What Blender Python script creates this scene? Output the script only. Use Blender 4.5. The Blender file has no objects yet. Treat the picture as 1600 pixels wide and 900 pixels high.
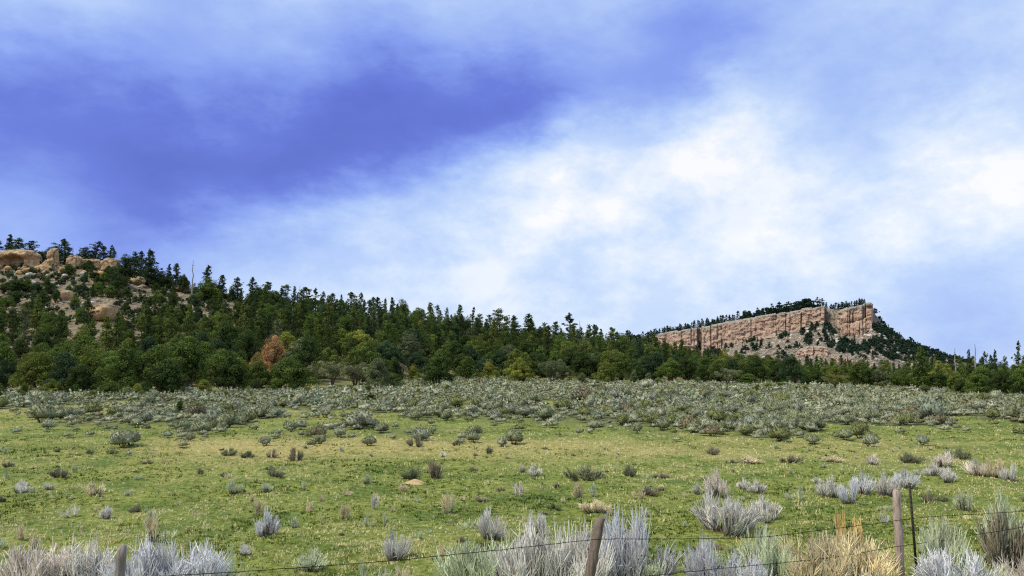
import bpy, math, random
import numpy as np
from mathutils import Vector, Matrix, noise as mnoise

scene = bpy.context.scene
R = math.radians

# ------------------------------------------------------------------ camera
FPX = 1256.0                      # focal length in pixels of a 1600 px wide picture
CAM_Z = 3.2
HORIZON = 575.0
PITCH = math.atan((HORIZON - 450.0) / FPX)
cam_data = bpy.data.cameras.new("camera")
cam_data.sensor_width = 36.0
cam_data.lens = 36.0 * FPX / 1600.0
cam_data.clip_start = 0.1
cam_data.clip_end = 9000.0
cam = bpy.data.objects.new("camera", cam_data)
scene.collection.objects.link(cam)
cam.location = (0, 0, CAM_Z)
cam.rotation_euler = (math.pi / 2 + PITCH, 0, 0)
scene.camera = cam

# ------------------------------------------------------------------ exposure
EXPOSURE = 1.25
scene.view_settings.view_transform = 'Standard'
scene.view_settings.look = 'None'
scene.view_settings.exposure = EXPOSURE
scene.view_settings.gamma = 1.0
scene.view_settings.use_curve_mapping = False
scene.cycles.use_denoising = False
scene.cycles.filter_width = 1.2
scene.cycles.max_bounces = 6
scene.cycles.diffuse_bounces = 3
scene.cycles.volume_bounces = 0
scene.cycles.transparent_max_bounces = 8

# ------------------------------------------------------------------ sun
SUN_EL, SUN_AZ = 56.0, -112.0     # azimuth from +Y towards +X: behind the camera, to the left
sun_dir = Vector((math.sin(R(SUN_AZ)) * math.cos(R(SUN_EL)),
                  math.cos(R(SUN_AZ)) * math.cos(R(SUN_EL)), math.sin(R(SUN_EL))))
sun_data = bpy.data.lights.new("sun", 'SUN')
sun_data.energy = 1.5
sun_data.angle = R(10)
sun_data.color = (1.0, 0.90, 0.70)
sun = bpy.data.objects.new("sun", sun_data)
scene.collection.objects.link(sun)
sun.rotation_euler = (-sun_dir).to_track_quat('-Z', 'Y').to_euler()
sun.location = (0, 0, 400)


# ------------------------------------------------------------------ picture <-> world helpers (used to lay the place out)
CP, SP = math.cos(PITCH), math.sin(PITCH)


def pix_dir(px, py):
    cx = (np.asarray(px, float) - 800.0) / FPX
    cy = (450.0 - np.asarray(py, float)) / FPX
    cx, cy = np.broadcast_arrays(cx, cy)
    return np.stack([cx, CP - cy * SP, SP + cy * CP], -1)


def at_depth(px, py, Y):
    """World point seen at photograph pixel (px, py) at the distance Y ahead."""
    d = pix_dir(px, py)
    t = np.asarray(Y, float) / d[..., 1]
    return d * t[..., None] + np.array([0, 0, CAM_Z])


def project(p):
    p = np.asarray(p, float)
    f = p[..., 1] * CP + (p[..., 2] - CAM_Z) * SP
    u = -p[..., 1] * SP + (p[..., 2] - CAM_Z) * CP
    return 800 + FPX * p[..., 0] / f, 450 - FPX * u / f, f


# ------------------------------------------------------------------ world: Nishita sky under broken cloud
def build_world():
    w = bpy.data.worlds.new("World")
    scene.world = w
    w.use_nodes = True
    nt = w.node_tree
    nt.nodes.clear()
    N, L = nt.nodes, nt.links

    def math_node(op, a, b=None, c=None):
        n = N.new('ShaderNodeMath'); n.operation = op
        for i, v in enumerate((a, b, c)):
            if v is None:
                continue
            if isinstance(v, (int, float)):
                n.inputs[i].default_value = v
            else:
                L.new(v, n.inputs[i])
        return n.outputs[0]

    out = N.new('ShaderNodeOutputWorld')
    tc = N.new('ShaderNodeTexCoord')
    dirv = tc.outputs['Generated']
    # stretch vertically so that the clouds lie flat and lean like wind-blown sheets
    mp = N.new('ShaderNodeMapping')
    mp.inputs['Rotation'].default_value = (0, R(22), 0)
    mp.inputs['Scale'].default_value = (1.0, 1.0, 2.1)
    L.new(dirv, mp.inputs['Vector'])

    def fbm(scale, detail, rough, vec=mp.outputs['Vector'], dist=0.0):
        n = N.new('ShaderNodeTexNoise')
        n.inputs['Scale'].default_value = scale
        n.inputs['Detail'].default_value = detail
        n.inputs['Roughness'].default_value = rough
        n.inputs['Distortion'].default_value = dist
        L.new(vec, n.inputs['Vector'])
        return n

    # warp the direction so that cloud edges are ragged
    nw = fbm(5.5, 8, 0.62)
    sub = N.new('ShaderNodeVectorMath'); sub.operation = 'SUBTRACT'
    L.new(nw.outputs['Color'], sub.inputs[0]); sub.inputs[1].default_value = (.5, .5, .5)
    sc = N.new('ShaderNodeVectorMath'); sc.operation = 'SCALE'
    L.new(sub.outputs[0], sc.inputs[0]); sc.inputs['Scale'].default_value = 0.15
    ad = N.new('ShaderNodeVectorMath'); ad.operation = 'ADD'
    L.new(dirv, ad.inputs[0]); L.new(sc.outputs[0], ad.inputs[1])
    nm = N.new('ShaderNodeVectorMath'); nm.operation = 'NORMALIZE'
    L.new(ad.outputs[0], nm.inputs[0])
    wdir = nm.outputs[0]
    # thickness of the cloud deck: smooth bumps round directions, fitted to a table
    pts = [(-150, 60, .42), (60, 40, .46), (220, 80, .36), (-100, 210, .07), (0, 150, .2), (180, 150, .17), (620, 120, .2), (720, 140, .2), (100, 215, .05), (260, 250, .05), (400, 225, .03),
           (530, 215, .03), (650, 230, .06), (760, 190, .12), (840, 165, .14), (360, 70, .40), (520, 90, .34), (620, 40, .48),
           (740, 70, .42), (870, 40, .52), (980, 70, .40), (1110, 60, .36), (1080, 10, .36), (1230, 30, .52), (1250, 120, .42), (1380, 60, .56), (1500, 60, .56),
           (1560, 20, .60), (980, 150, .36), (1100, 130, .42), (1380, 150, .50), (1550, 130, .78), (1700, 120, .7),
           (80, 312, .52), (-80, 318, .48), (150, 350, .22), (60, 370, .30), (-100, 400, .30), (270, 360, .42), (250, 300, .08), (480, 305, .12), (340, 280, .06),
           (420, 330, .38), (330, 345, .50), (380, 400, .55), (300, 420, .42), (560, 330, .55), (620, 290, .38), (680, 280, .36), (700, 330, .78), (760, 270, .55), (560, 400, .72),
           (850, 290, .88), (940, 250, .95), (900, 215, .5), (1020, 220, .9), (1090, 205, 1.0), (1150, 188, 1.0), (1250, 190, .82), (1150, 260, .72),
           (1290, 240, .62), (1370, 190, .66), (1450, 210, .86), (1560, 210, .88), (1330, 280, .62), (1450, 270, .72), (1060, 310, .74), (960, 330, .84),
           (1150, 330, .92), (1260, 340, 1.0), (1350, 350, .96), (1190, 360, .72), (1390, 370, .68), (1480, 340, .97), (1560, 320, .92), (1580, 400, .64),
           (1450, 385, .9), (1320, 410, .84), (1250, 400, .72), (1100, 390, .84), (980, 410, .84), (880, 400, .82), (800, 420, .80), (700, 440, .76), (600, 450, .70),
           (480, 430, .74), (900, 480, .80), (1040, 440, .84), (1180, 440, .78), (1300, 450, .68), (1450, 450, .60), (1580, 480, .56), (1520, 540, .6), (1100, 510, .8),
           (1300, 560, .7), (800, 540, .78), (500, 540, .75), (250, 480, .5), (1750, 330, .75), (1750, 480, .6), (-200, 520, .4), (1000, 600, .8), (1600, 620, .6), (200, 600, .5), (800, -90, .45), (300, -90, .42), (1300, -90, .5)]
    K = 330.0
    BASE = 0.74                                          # unseen rest of the sky: broken cloud, whitened to weaken the blue ambient light
    P = np.array([pix_dir(a, b) for a, b, _ in pts]); P /= np.linalg.norm(P, axis=1)[:, None]
    val = np.array([v for _, _, v in pts]) - BASE
    G = np.exp(K * (P @ P.T - 1))
    wts = np.linalg.solve(G.T @ G + 0.25 * np.eye(len(pts)), G.T @ val)
    total = None
    for c, wt in zip(P, wts):
        d = N.new('ShaderNodeVectorMath'); d.operation = 'DOT_PRODUCT'
        L.new(wdir, d.inputs[0]); d.inputs[1].default_value = tuple(c)
        e = math_node('EXPONENT', math_node('MULTIPLY_ADD', d.outputs['Value'], K, -K))
        total = math_node('MULTIPLY', e, float(wt)) if total is None else math_node('MULTIPLY_ADD', e, float(wt), total)
    n1 = fbm(3.2, 9, 0.55)
    n2 = fbm(11.0, 8, 0.6)
    field = math_node('ADD', total, BASE + 0.015)
    field = math_node('ADD', field, math_node('MULTIPLY_ADD', n1.outputs['Fac'], 0.16, -0.08))
    field = math_node('ADD', field, math_node('MULTIPLY_ADD', n2.outputs['Fac'], 0.13, -0.065))
    # crisp billows, strongest where the cloud is bright
    mp3 = N.new('ShaderNodeMapping')
    mp3.inputs['Rotation'].default_value = (0, R(20), 0); mp3.inputs['Scale'].default_value = (1.0, 1.0, 1.5)
    L.new(dirv, mp3.inputs['Vector'])
    n3 = fbm(6.5, 13, 0.64, vec=mp3.outputs['Vector'], dist=0.0)
    bil = N.new('ShaderNodeMapRange'); bil.inputs[1].default_value = .40; bil.inputs[2].default_value = .60
    bil.inputs[3].default_value = -.11; bil.inputs[4].default_value = .11
    L.new(n3.outputs['Fac'], bil.inputs[0])
    br = N.new('ShaderNodeMapRange'); br.inputs[1].default_value = .40; br.inputs[2].default_value = .8
    br.inputs[3].default_value = .14; br.inputs[4].default_value = 1.0
    L.new(field, br.inputs[0])
    field = math_node('MULTIPLY_ADD', bil.outputs[0], br.outputs[0], field)
    ramp = N.new('ShaderNodeValToRGB')
    cr = ramp.color_ramp
    def lin(r, g, b):
        return tuple((c / 255 / 12.92) if c / 255 < .04045 else ((c / 255 + .055) / 1.055) ** 2.4 for c in (r, g, b)) + (1,)
    stops = [(0.0, lin(84, 100, 196)), (0.18, lin(104, 124, 220)), (0.36, lin(138, 163, 242)), (0.55, lin(172, 198, 250)),
             (0.76, lin(206, 225, 254)), (0.93, lin(238, 245, 255)), (1.0, lin(254, 254, 255))]
    cr.elements[0].position, cr.elements[0].color = stops[0]
    cr.elements[1].position, cr.elements[1].color = stops[-1]
    for pos, col in stops[1:-1]:
        el = cr.elements.new(pos); el.color = col
    L.new(field, ramp.inputs[0])
    sky = N.new('ShaderNodeTexSky')
    sky.sky_type = 'NISHITA'
    sky.sun_disc = False
    sky.sun_elevation = R(SUN_EL)
    sky.sun_rotation = R(SUN_AZ)
    bg1 = N.new('ShaderNodeBackground'); bg1.inputs['Strength'].default_value = 0.08
    L.new(sky.outputs[0], bg1.inputs[0])
    bg2 = N.new('ShaderNodeBackground'); bg2.inputs['Strength'].default_value = 2 ** (-EXPOSURE)
    L.new(ramp.outputs[0], bg2.inputs[0])
    mix = N.new('ShaderNodeMixShader'); mix.inputs[0].default_value = 0.94
    L.new(bg1.outputs[0], mix.inputs[1]); L.new(bg2.outputs[0], mix.inputs[2])
    L.new(mix.outputs[0], out.inputs['Surface'])


build_world()

# ------------------------------------------------------------------ numeric helpers
def sstep(a, b, x):
    t = np.clip((np.asarray(x, float) - a) / (b - a), 0, 1)
    return t * t * (3 - 2 * t)


def _hash(ix, iy, seed):
    h = (ix.astype(np.int64) * 374761393 + iy.astype(np.int64) * 668265263 + seed * 974711) & 0x7fffffff
    h = ((h ^ (h >> 13)) * 1274126177) & 0x7fffffff
    return ((h ^ (h >> 16)) & 0xffff) / 65535.0


def vnoise(x, y, seed=0):
    x = np.asarray(x, float); y = np.asarray(y, float)
    ix, iy = np.floor(x), np.floor(y)
    fx, fy = x - ix, y - iy
    fx = fx * fx * (3 - 2 * fx); fy = fy * fy * (3 - 2 * fy)
    a = _hash(ix, iy, seed); b = _hash(ix + 1, iy, seed)
    c = _hash(ix, iy + 1, seed); d = _hash(ix + 1, iy + 1, seed)
    return (a * (1 - fx) + b * fx) * (1 - fy) + (c * (1 - fx) + d * fx) * fy


def fbm2(x, y, seed=0, octv=4, gain=0.5):
    s, amp, tot = 0, 1.0, 0
    for o in range(octv):
        s = s + amp * vnoise(np.asarray(x) * 2 ** o + 17.3 * o, np.asarray(y) * 2 ** o - 9.1 * o, seed + o)
        tot += amp; amp *= gain
    return s / tot


def np_mesh(name, V, faces, tint=None, extra=None, smooth=False, mats=(), matidx=None):
    """V (n,3); faces: list of integer arrays (k,3) or (k,4)."""
    V = np.asarray(V, np.float32)
    me = bpy.data.meshes.new(name)
    faces = [np.asarray(f, np.int32) for f in faces if len(f)]
    loops = np.concatenate([f.ravel() for f in faces])
    sizes = np.concatenate([np.full(len(f), f.shape[1], np.int32) for f in faces])
    starts = np.concatenate([[0], np.cumsum(sizes)[:-1]]).astype(np.int32)
    me.vertices.add(len(V)); me.vertices.foreach_set("co", V.ravel())
    me.loops.add(len(loops)); me.loops.foreach_set("vertex_index", loops)
    me.polygons.add(len(sizes)); me.polygons.foreach_set("loop_start", starts)
    if smooth:
        me.polygons.foreach_set("use_smooth", np.ones(len(sizes), bool))
    for m in mats:
        me.materials.append(m)
    if matidx is not None:
        me.polygons.foreach_set("material_index", np.asarray(matidx, np.int32))
    me.update(calc_edges=True)
    for key, arr in dict(extra or {}, **({'tint': tint} if tint is not None else {})).items():
        at = me.attributes.new(key, 'FLOAT', 'POINT')
        at.data.foreach_set("value", np.asarray(arr, np.float32))
    return me


def add_obj(name, mesh, parent=None, loc=None, rz=None, scale=None):
    o = bpy.data.objects.new(name, mesh)
    scene.collection.objects.link(o)
    if parent is not None:
        o.parent = parent
    if loc is not None:
        o.location = tuple(float(v) for v in loc)
    if rz is not None:
        o.rotation_euler = (0, 0, rz)
    if scale is not None:
        o.scale = (scale,) * 3 if isinstance(scale, (int, float)) else scale
    return o


def tag(o, label=None, cat=None, group=None, kind=None):
    if label: o['label'] = label
    if cat: o['category'] = cat
    if group: o['group'] = group
    if kind: o['kind'] = kind
    return o


def grid_faces(nr, nc, wrap=False):
    r = np.arange(nr - 1)[:, None]
    c = np.arange(nc if wrap else nc - 1)[None, :]
    c2 = (c + 1) % nc
    a = r * nc + c; b = r * nc + c2; d = (r + 1) * nc + c; e = (r + 1) * nc + c2
    return np.stack([a, b, e, d], -1).reshape(-1, 4)

# ------------------------------------------------------------------ material helpers
class Mat:
    def __init__(self, name):
        self.m = bpy.data.materials.new(name); self.m.use_nodes = True
        self.nt = self.m.node_tree; self.N = self.nt.nodes; self.L = self.nt.links
        self.bsdf = self.N['Principled BSDF']
        self.bsdf.inputs['Roughness'].default_value = 0.9
        self.bsdf.inputs['Specular IOR Level'].default_value = 0.15
        self.out = self.N['Material Output']
        self.geo = None

    def pos(self, scale=(1, 1, 1), obj=False):
        if obj:
            src = self.N.new('ShaderNodeTexCoord').outputs['Object']
        else:
            src = self.N.new('ShaderNodeNewGeometry').outputs['Position']
        m = self.N.new('ShaderNodeMapping'); m.inputs['Scale'].default_value = scale
        self.L.new(src, m.inputs['Vector'])
        return m.outputs[0]

    def noise(self, vec, scale, detail=4, rough=0.55, dist=0.0):
        n = self.N.new('ShaderNodeTexNoise')
        n.inputs['Scale'].default_value = scale; n.inputs['Detail'].default_value = detail
        n.inputs['Roughness'].default_value = rough; n.inputs['Distortion'].default_value = dist
        self.L.new(vec, n.inputs['Vector'])
        return n.outputs['Fac']

    def ramp(self, fac, stops, interp='LINEAR'):
        r = self.N.new('ShaderNodeValToRGB'); cr = r.color_ramp; cr.interpolation = interp
        cr.elements[0].position = stops[0][0]; cr.elements[0].color = (*stops[0][1], 1)
        cr.elements[1].position = stops[-1][0]; cr.elements[1].color = (*stops[-1][1], 1)
        for p, c in stops[1:-1]:
            e = cr.elements.new(p); e.color = (*c, 1)
        self.L.new(fac, r.inputs[0])
        return r.outputs[0]

    def mix(self, fac, a, b, mode='MIX'):
        m = self.N.new('ShaderNodeMix'); m.data_type = 'RGBA'; m.blend_type = mode
        for sock, v in ((m.inputs['Factor'], fac), (m.inputs['A'], a), (m.inputs['B'], b)):
            if isinstance(v, (int, float)): sock.default_value = v
            elif isinstance(v, tuple): sock.default_value = (*v, 1)
            else: self.L.new(v, sock)
        return m.outputs['Result']

    def math(self, op, a, b=0.0, c=0.0):
        n = self.N.new('ShaderNodeMath'); n.operation = op
        for i, v in enumerate((a, b, c)):
            if isinstance(v, (int, float)): n.inputs[i].default_value = v
            else: self.L.new(v, n.inputs[i])
        return n.outputs[0]

    def maprange(self, v, a, b, c=0.0, d=1.0):
        n = self.N.new('ShaderNodeMapRange'); n.inputs[1].default_value = a; n.inputs[2].default_value = b
        n.inputs[3].default_value = c; n.inputs[4].default_value = d
        self.L.new(v, n.inputs[0]); return n.outputs[0]

    def attr(self, name):
        a = self.N.new('ShaderNodeAttribute'); a.attribute_name = name
        return a.outputs['Fac']

    def objcol(self):
        return self.N.new('ShaderNodeObjectInfo').outputs['Color']

    def color(self, c):
        if isinstance(c, tuple): self.bsdf.inputs['Base Color'].default_value = (*c, 1)
        else: self.L.new(c, self.bsdf.inputs['Base Color'])

    def bump(self, h, dist, strength=1.0):
        b = self.N.new('ShaderNodeBump'); b.inputs['Distance'].default_value = dist
        b.inputs['Strength'].default_value = strength
        self.L.new(h, b.inputs['Height']); self.L.new(b.outputs[0], self.bsdf.inputs['Normal'])

    def translucent(self, col, fac):
        t = self.N.new('ShaderNodeBsdfTranslucent'); m = self.N.new('ShaderNodeMixShader')
        m.inputs[0].default_value = fac
        if isinstance(col, tuple): t.inputs[0].default_value = (*col, 1)
        else: self.L.new(col, t.inputs[0])
        self.L.new(self.bsdf.outputs[0], m.inputs[1]); self.L.new(t.outputs[0], m.inputs[2])
        self.L.new(m.outputs[0], self.out.inputs['Surface'])


def foliage_mat(name, fac=0.25, lo=0.55, hi=1.5):
    """Leaves: the colour of the plant (object colour) varied leaf by leaf."""
    M = Mat(name)
    t = M.maprange(M.attr('tint'), 0, 1, lo, hi)
    c = M.N.new('ShaderNodeVectorMath'); c.operation = 'SCALE'
    M.L.new(M.objcol(), c.inputs[0]); M.L.new(t, c.inputs['Scale'])
    M.color(c.outputs[0]); M.translucent(c.outputs[0], fac)
    return M.m

# ------------------------------------------------------------------ terrain
S_F = [-500, 0, 100, 200, 300, 420, 560, 620, 680, 740, 850, 1000, 1130, 1200, 1300, 1400, 1600, 2100]
D_F = [108, 106, 100, 98, 106, 116, 116, 150, 190, 195, 172, 172, 166, 155, 150, 150, 138, 130]
S_R = [-500, -100, 0, 60, 130, 180, 220, 300, 350, 420, 500, 600, 700, 800, 900, 1000, 1100, 1250, 2100]
P_R = [385, 400, 403, 404, 408, 416, 436, 452, 464, 478, 492, 506, 520, 534, 546, 555, 566, 576, 577]
S_D = [-500, 0, 300, 500, 700, 900, 1000, 1200, 2100]
D_D = [330, 330, 330, 310, 300, 300, 320, 350, 350]
S_T = np.arange(-600, 2200, 4.0)


def _table(S, V, width=30):
    k = np.ones(width) / width
    v = np.interp(S_T, S, V)
    return np.convolve(np.pad(v, (width, width), 'edge'), k, 'same')[width:-width]


T_F, T_R, T_D = _table(S_F, D_F), _table(S_R, P_R, 14), _table(S_D, D_D)


def col_of(x, y):
    a = np.arctan2(x, y)
    ac = np.clip(a, -0.80, 0.80)
    return 800 + FPX * np.tan(ac), a


def H(x, y):
    x = np.asarray(x, float); y = np.asarray(y, float)
    s, a = col_of(x, y)
    r = np.hypot(x, y) * np.cos(np.clip(a, -0.80, 0.80))
    fade = 1 - sstep(1.0, 1.5, np.abs(a))
    df = np.interp(s, S_T, T_F); dr = np.interp(s, S_T, T_D)
    zr = CAM_Z + (575 - np.interp(s, S_T, T_R)) / FPX * dr - 0.3
    # meadow: almost flat, lifting a little in the middle, sinking to the right
    z = 0.9 * sstep(110, 210, r) * np.exp(-((s - 720) / 190) ** 2)
    z = z - 1.5 * sstep(1150, 1650, s) * sstep(60, 140, r)
    z = z - 0.3 * (1 - sstep(60, 260, s)) * sstep(60, 110, r)
    z = z * (1 - sstep(300, 420, r))
    q = (r - df) / np.maximum(dr - df, 1)
    qq = np.clip(q, 0, 1)
    steep = 1.15 + 0.55 * (1 - sstep(150, 500, s))
    hill = np.maximum(zr, 0) * (qq ** steep)
    past = np.clip(r - dr, 0, None)
    hill = hill - np.minimum(hill, past * 0.06 * (0.3 + 0.7 * sstep(0, 60, past)))
    hill = hill * (1 + 0.10 * (fbm2(x / 28, y / 28, 5) - 0.5) * sstep(0.05, 0.3, q) * (1 - sstep(0.8, 1.0, q)))
    z = z + hill * fade
    near = 1 - sstep(70, 140, r)
    z = z + (fbm2(x / 3.2, y / 3.2, 11) - 0.5) * 0.16 + (fbm2(x / 0.6, y / 0.6, 23, 3) - 0.5) * 0.15 * near
    # the roadside bank the picture was taken from
    bank = 1.6 * (1 - sstep(2.5, 8.0, y))
    return z + bank


def H1(x, y):
    return float(H(np.array([x]), np.array([y]))[0])


def on_ground(px, py):
    d = pix_dir(px, py)
    t = np.geomspace(6, 2000, 900)
    pts = d[None, :] * t[:, None] + np.array([0, 0, CAM_Z])
    below = pts[:, 2] < H(pts[:, 0], pts[:, 1])
    if not below.any():
        return None
    k = int(np.argmax(below))
    a, b = t[max(k - 1, 0)], t[k]
    for _ in range(24):
        m = (a + b) / 2
        p = d * m + np.array([0, 0, CAM_Z])
        if p[2] < H1(p[0], p[1]): b = m
        else: a = m
    p = d * b + np.array([0, 0, CAM_Z])
    p[2] = H1(p[0], p[1])
    return p


def ground_material():
    M = Mat("meadow_ground")
    p = M.pos()
    big = M.noise(p, 0.11, 5, 0.6)
    mid = M.noise(p, 0.9, 6, 0.65, 0.4)
    fine = M.noise(p, 7.0, 6, 0.7)
    grit = M.noise(p, 30.0, 4, 0.7)
    grass = M.ramp(fine, [(0.30, (0.035, 0.055, 0.010)), (0.43, (0.122, 0.162, 0.026)), (0.56, (0.220, 0.244, 0.054)), (0.72, (0.37, 0.36, 0.15))])
    dry = M.ramp(fine, [(0.28, (0.13, 0.10, 0.035)), (0.5, (0.34, 0.29, 0.10)), (0.72, (0.52, 0.45, 0.20))])
    f = M.math('ADD', M.attr('dry'), M.math('MULTIPLY_ADD', mid, 1.5, -0.75))
    f = M.math('ADD', f, M.math('MULTIPLY_ADD', big, 1.0, -0.5))
    lush = M.ramp(fine, [(0.32, (0.03, 0.055, 0.010)), (0.5, (0.092, 0.140, 0.022)), (0.7, (0.16, 0.22, 0.05))])
    grass = M.mix(M.maprange(M.noise(p, 0.38, 5, 0.6), 0.46, 0.60, 0, .85), grass, lush)
    meadow = M.mix(M.maprange(f, 0.2, 0.8), grass, dry)
    soil = M.ramp(M.noise(p, 0.45, 8, 0.7), [(0.3, (0.11, 0.085, 0.05)), (0.5, (0.23, 0.175, 0.11)), (0.7, (0.40, 0.31, 0.21))])
    soil = M.mix(M.maprange(M.noise(p, 0.9, 6, 0.75), 0.47, 0.60), soil, (0.07, 0.08, 0.035))
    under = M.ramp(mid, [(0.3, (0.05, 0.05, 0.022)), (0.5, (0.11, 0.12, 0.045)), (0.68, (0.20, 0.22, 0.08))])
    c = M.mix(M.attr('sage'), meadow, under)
    c = M.mix(M.attr('hill'), c, soil)
    M.color(c)
    M.bump(M.math('ADD', fine, M.math('MULTIPLY', grit, 0.5)), 0.05, 0.8)
    return M.m


def sage_cover(x, y):
    """0..1: how thickly sagebrush grows at a point of the meadow."""
    s, a = col_of(x, y)
    r = np.hypot(x, y) * np.cos(np.clip(a, -.8, .8))
    front = np.interp(s, [-500, 0, 120, 200, 340, 520, 700, 800, 950, 1100, 1250, 1400, 1500, 1600, 2100],
                      [62, 60, 42, 41, 38.5, 38.5, 40, 45, 41, 38, 35.5, 34, 35, 42, 46])
    df = np.interp(s, S_T, T_F)
    n = fbm2(x / 4.5, y / 7.0, 41, 3)
    m = sstep(front - 4.0, front + 12.0, r + (fbm2(x / 4, y / 5, 43, 3) - .5) * 14) * (1 - sstep(df - 2, df + 6, r))
    left = 1 - sstep(150, 330, s)
    hole = left * (1 - sstep(72, 92, r)) * .62 + (1 - left) * np.exp(-((s - 530) / 110) ** 2 - ((r - 49) / 5) ** 2) * .9 \
        + np.exp(-((s - 745) / 60) ** 2 - ((r - 55) / 7) ** 2) * .8
    thr = 0.26 + 0.24 * hole + .17 * (1 - sstep(36, 56, r))
    return m * sstep(thr, thr + 0.10, n)


def build_ground():
    th_in = np.linspace(-R(44), R(44), 420)
    th_out = np.linspace(R(44), 2 * math.pi - R(44), 50)[1:-1]
    th = np.concatenate([th_in, th_out])
    rr = np.concatenate([np.linspace(0.6, 6, 8)[:-1], np.geomspace(6, 420, 300), np.geomspace(430, 2450, 26)])
    X = rr[:, None] * np.sin(th)[None, :]; Y = rr[:, None] * np.cos(th)[None, :]
    Z = H(X, Y)
    s, a = col_of(X, Y)
    yy = rr[:, None] * np.cos(np.clip(a, -.8, .8))
    df = np.interp(s, S_T, T_F)
    hill = sstep(0, 25, yy - df)
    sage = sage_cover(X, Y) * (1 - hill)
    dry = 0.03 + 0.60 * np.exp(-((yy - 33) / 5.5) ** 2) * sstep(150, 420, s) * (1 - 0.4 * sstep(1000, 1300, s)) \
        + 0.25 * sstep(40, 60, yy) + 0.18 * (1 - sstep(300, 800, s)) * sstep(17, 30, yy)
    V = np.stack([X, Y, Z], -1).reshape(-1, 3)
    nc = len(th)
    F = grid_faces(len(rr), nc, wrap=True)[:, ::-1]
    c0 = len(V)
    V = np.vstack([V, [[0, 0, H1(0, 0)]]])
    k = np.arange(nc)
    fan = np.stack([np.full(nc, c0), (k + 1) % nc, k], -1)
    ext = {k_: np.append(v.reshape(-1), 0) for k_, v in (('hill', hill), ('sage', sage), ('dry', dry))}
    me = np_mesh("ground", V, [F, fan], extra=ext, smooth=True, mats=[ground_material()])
    return tag(add_obj("ground", me), kind='structure')


build_ground()

# ------------------------------------------------------------------ rock
def rock_material(name, stops, stain, cap=None, bump=0.4, scale=0.12):
    M = Mat(name)
    p = M.pos()
    n = M.noise(p, scale, 8, 0.65)
    c = M.ramp(n, stops)
    # dark varnish running down the face
    streak = M.noise(M.pos((1.0, 1.0, 0.10)), scale * 3.0, 6, 0.65)
    c = M.mix(M.maprange(streak, 0.50, 0.64, 0, 0.8), c, stain)
    # bedding
    bed = M.noise(M.pos((0.05, 0.05, 1.0)), scale * 5, 5, 0.6)
    c = M.mix(M.maprange(bed, 0.42, 0.62, 0, 0.35), c, stops[-1][1])
    if cap is not None:
        c = M.mix(M.attr('cap'), c, M.mix(M.noise(p, 0.5, 5, .7), cap, tuple(v * .55 for v in cap)))
    M.color(c)
    M.bump(M.noise(p, scale * 6, 8, 0.75), bump)
    return M.m


PINK_ROCK = rock_material("pink_sandstone", [(0.28, (0.29, 0.18, 0.13)), (0.46, (0.42, 0.285, 0.21)), (0.58, (0.50, 0.36, 0.275)), (0.75, (0.57, 0.45, 0.36))],
                          (0.13, 0.085, 0.065), cap=(0.44, 0.40, 0.34), bump=1.2)
GOLD_ROCK = rock_material("golden_sandstone", [(0.28, (0.29, 0.165, 0.075)), (0.48, (0.45, 0.285, 0.145)), (0.62, (0.55, 0.385, 0.22)), (0.78, (0.62, 0.50, 0.34))],
                          (0.25, 0.15, 0.08), cap=(0.42, 0.37, 0.27), bump=0.35, scale=0.35)


def boulder_material():
    M = Mat("boulder_stone")
    p = M.pos()
    n = M.noise(p, 0.5, 7, 0.7)
    v = M.maprange(n, 0.3, 0.7, 0.6, 1.25)
    c = M.N.new('ShaderNodeVectorMath'); c.operation = 'SCALE'
    M.L.new(M.objcol(), c.inputs[0]); M.L.new(v, c.inputs['Scale'])
    M.color(c.outputs[0]); M.bump(M.noise(p, 1.6, 6, 0.7), 0.25)
    return M.m


BOULDER = boulder_material()


def ico(sub):
    import bmesh
    bm = bmesh.new()
    bmesh.ops.create_icosphere(bm, subdivisions=sub, radius=1.0)
    V = np.array([v.co[:] for v in bm.verts]); F = np.array([[v.index for v in f.verts] for f in bm.faces])
    bm.free()
    return V, F


ICO2, ICO3, ICO5 = ico(2), ico(3), ico(5)


def n3(P, scale, seed):
    off = Vector((seed * 13.7, seed * 7.1, seed * 3.3))
    return np.array([mnoise.noise(Vector(p) * scale + off) for p in P])


def boulder_mesh(seed):
    rng = np.random.default_rng(seed)
    V, F = ICO2[0].copy(), ICO2[1]
    for _ in range(9):                                  # fracture planes
        n = rng.normal(size=3); n /= np.linalg.norm(n)
        d = rng.uniform(0.55, 0.9)
        over = V @ n - d
        V = V - np.outer(np.clip(over, 0, None), n)
    V = V * (1 + 0.10 * n3(V, 2.2, seed))[:, None]
    V = V * np.array([rng.uniform(.8, 1.25), rng.uniform(.8, 1.1), rng.uniform(.6, .9)])
    V[:, 2] = np.maximum(V[:, 2], -0.45)
    return np_mesh("boulder", V, [F], mats=[BOULDER])


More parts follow.
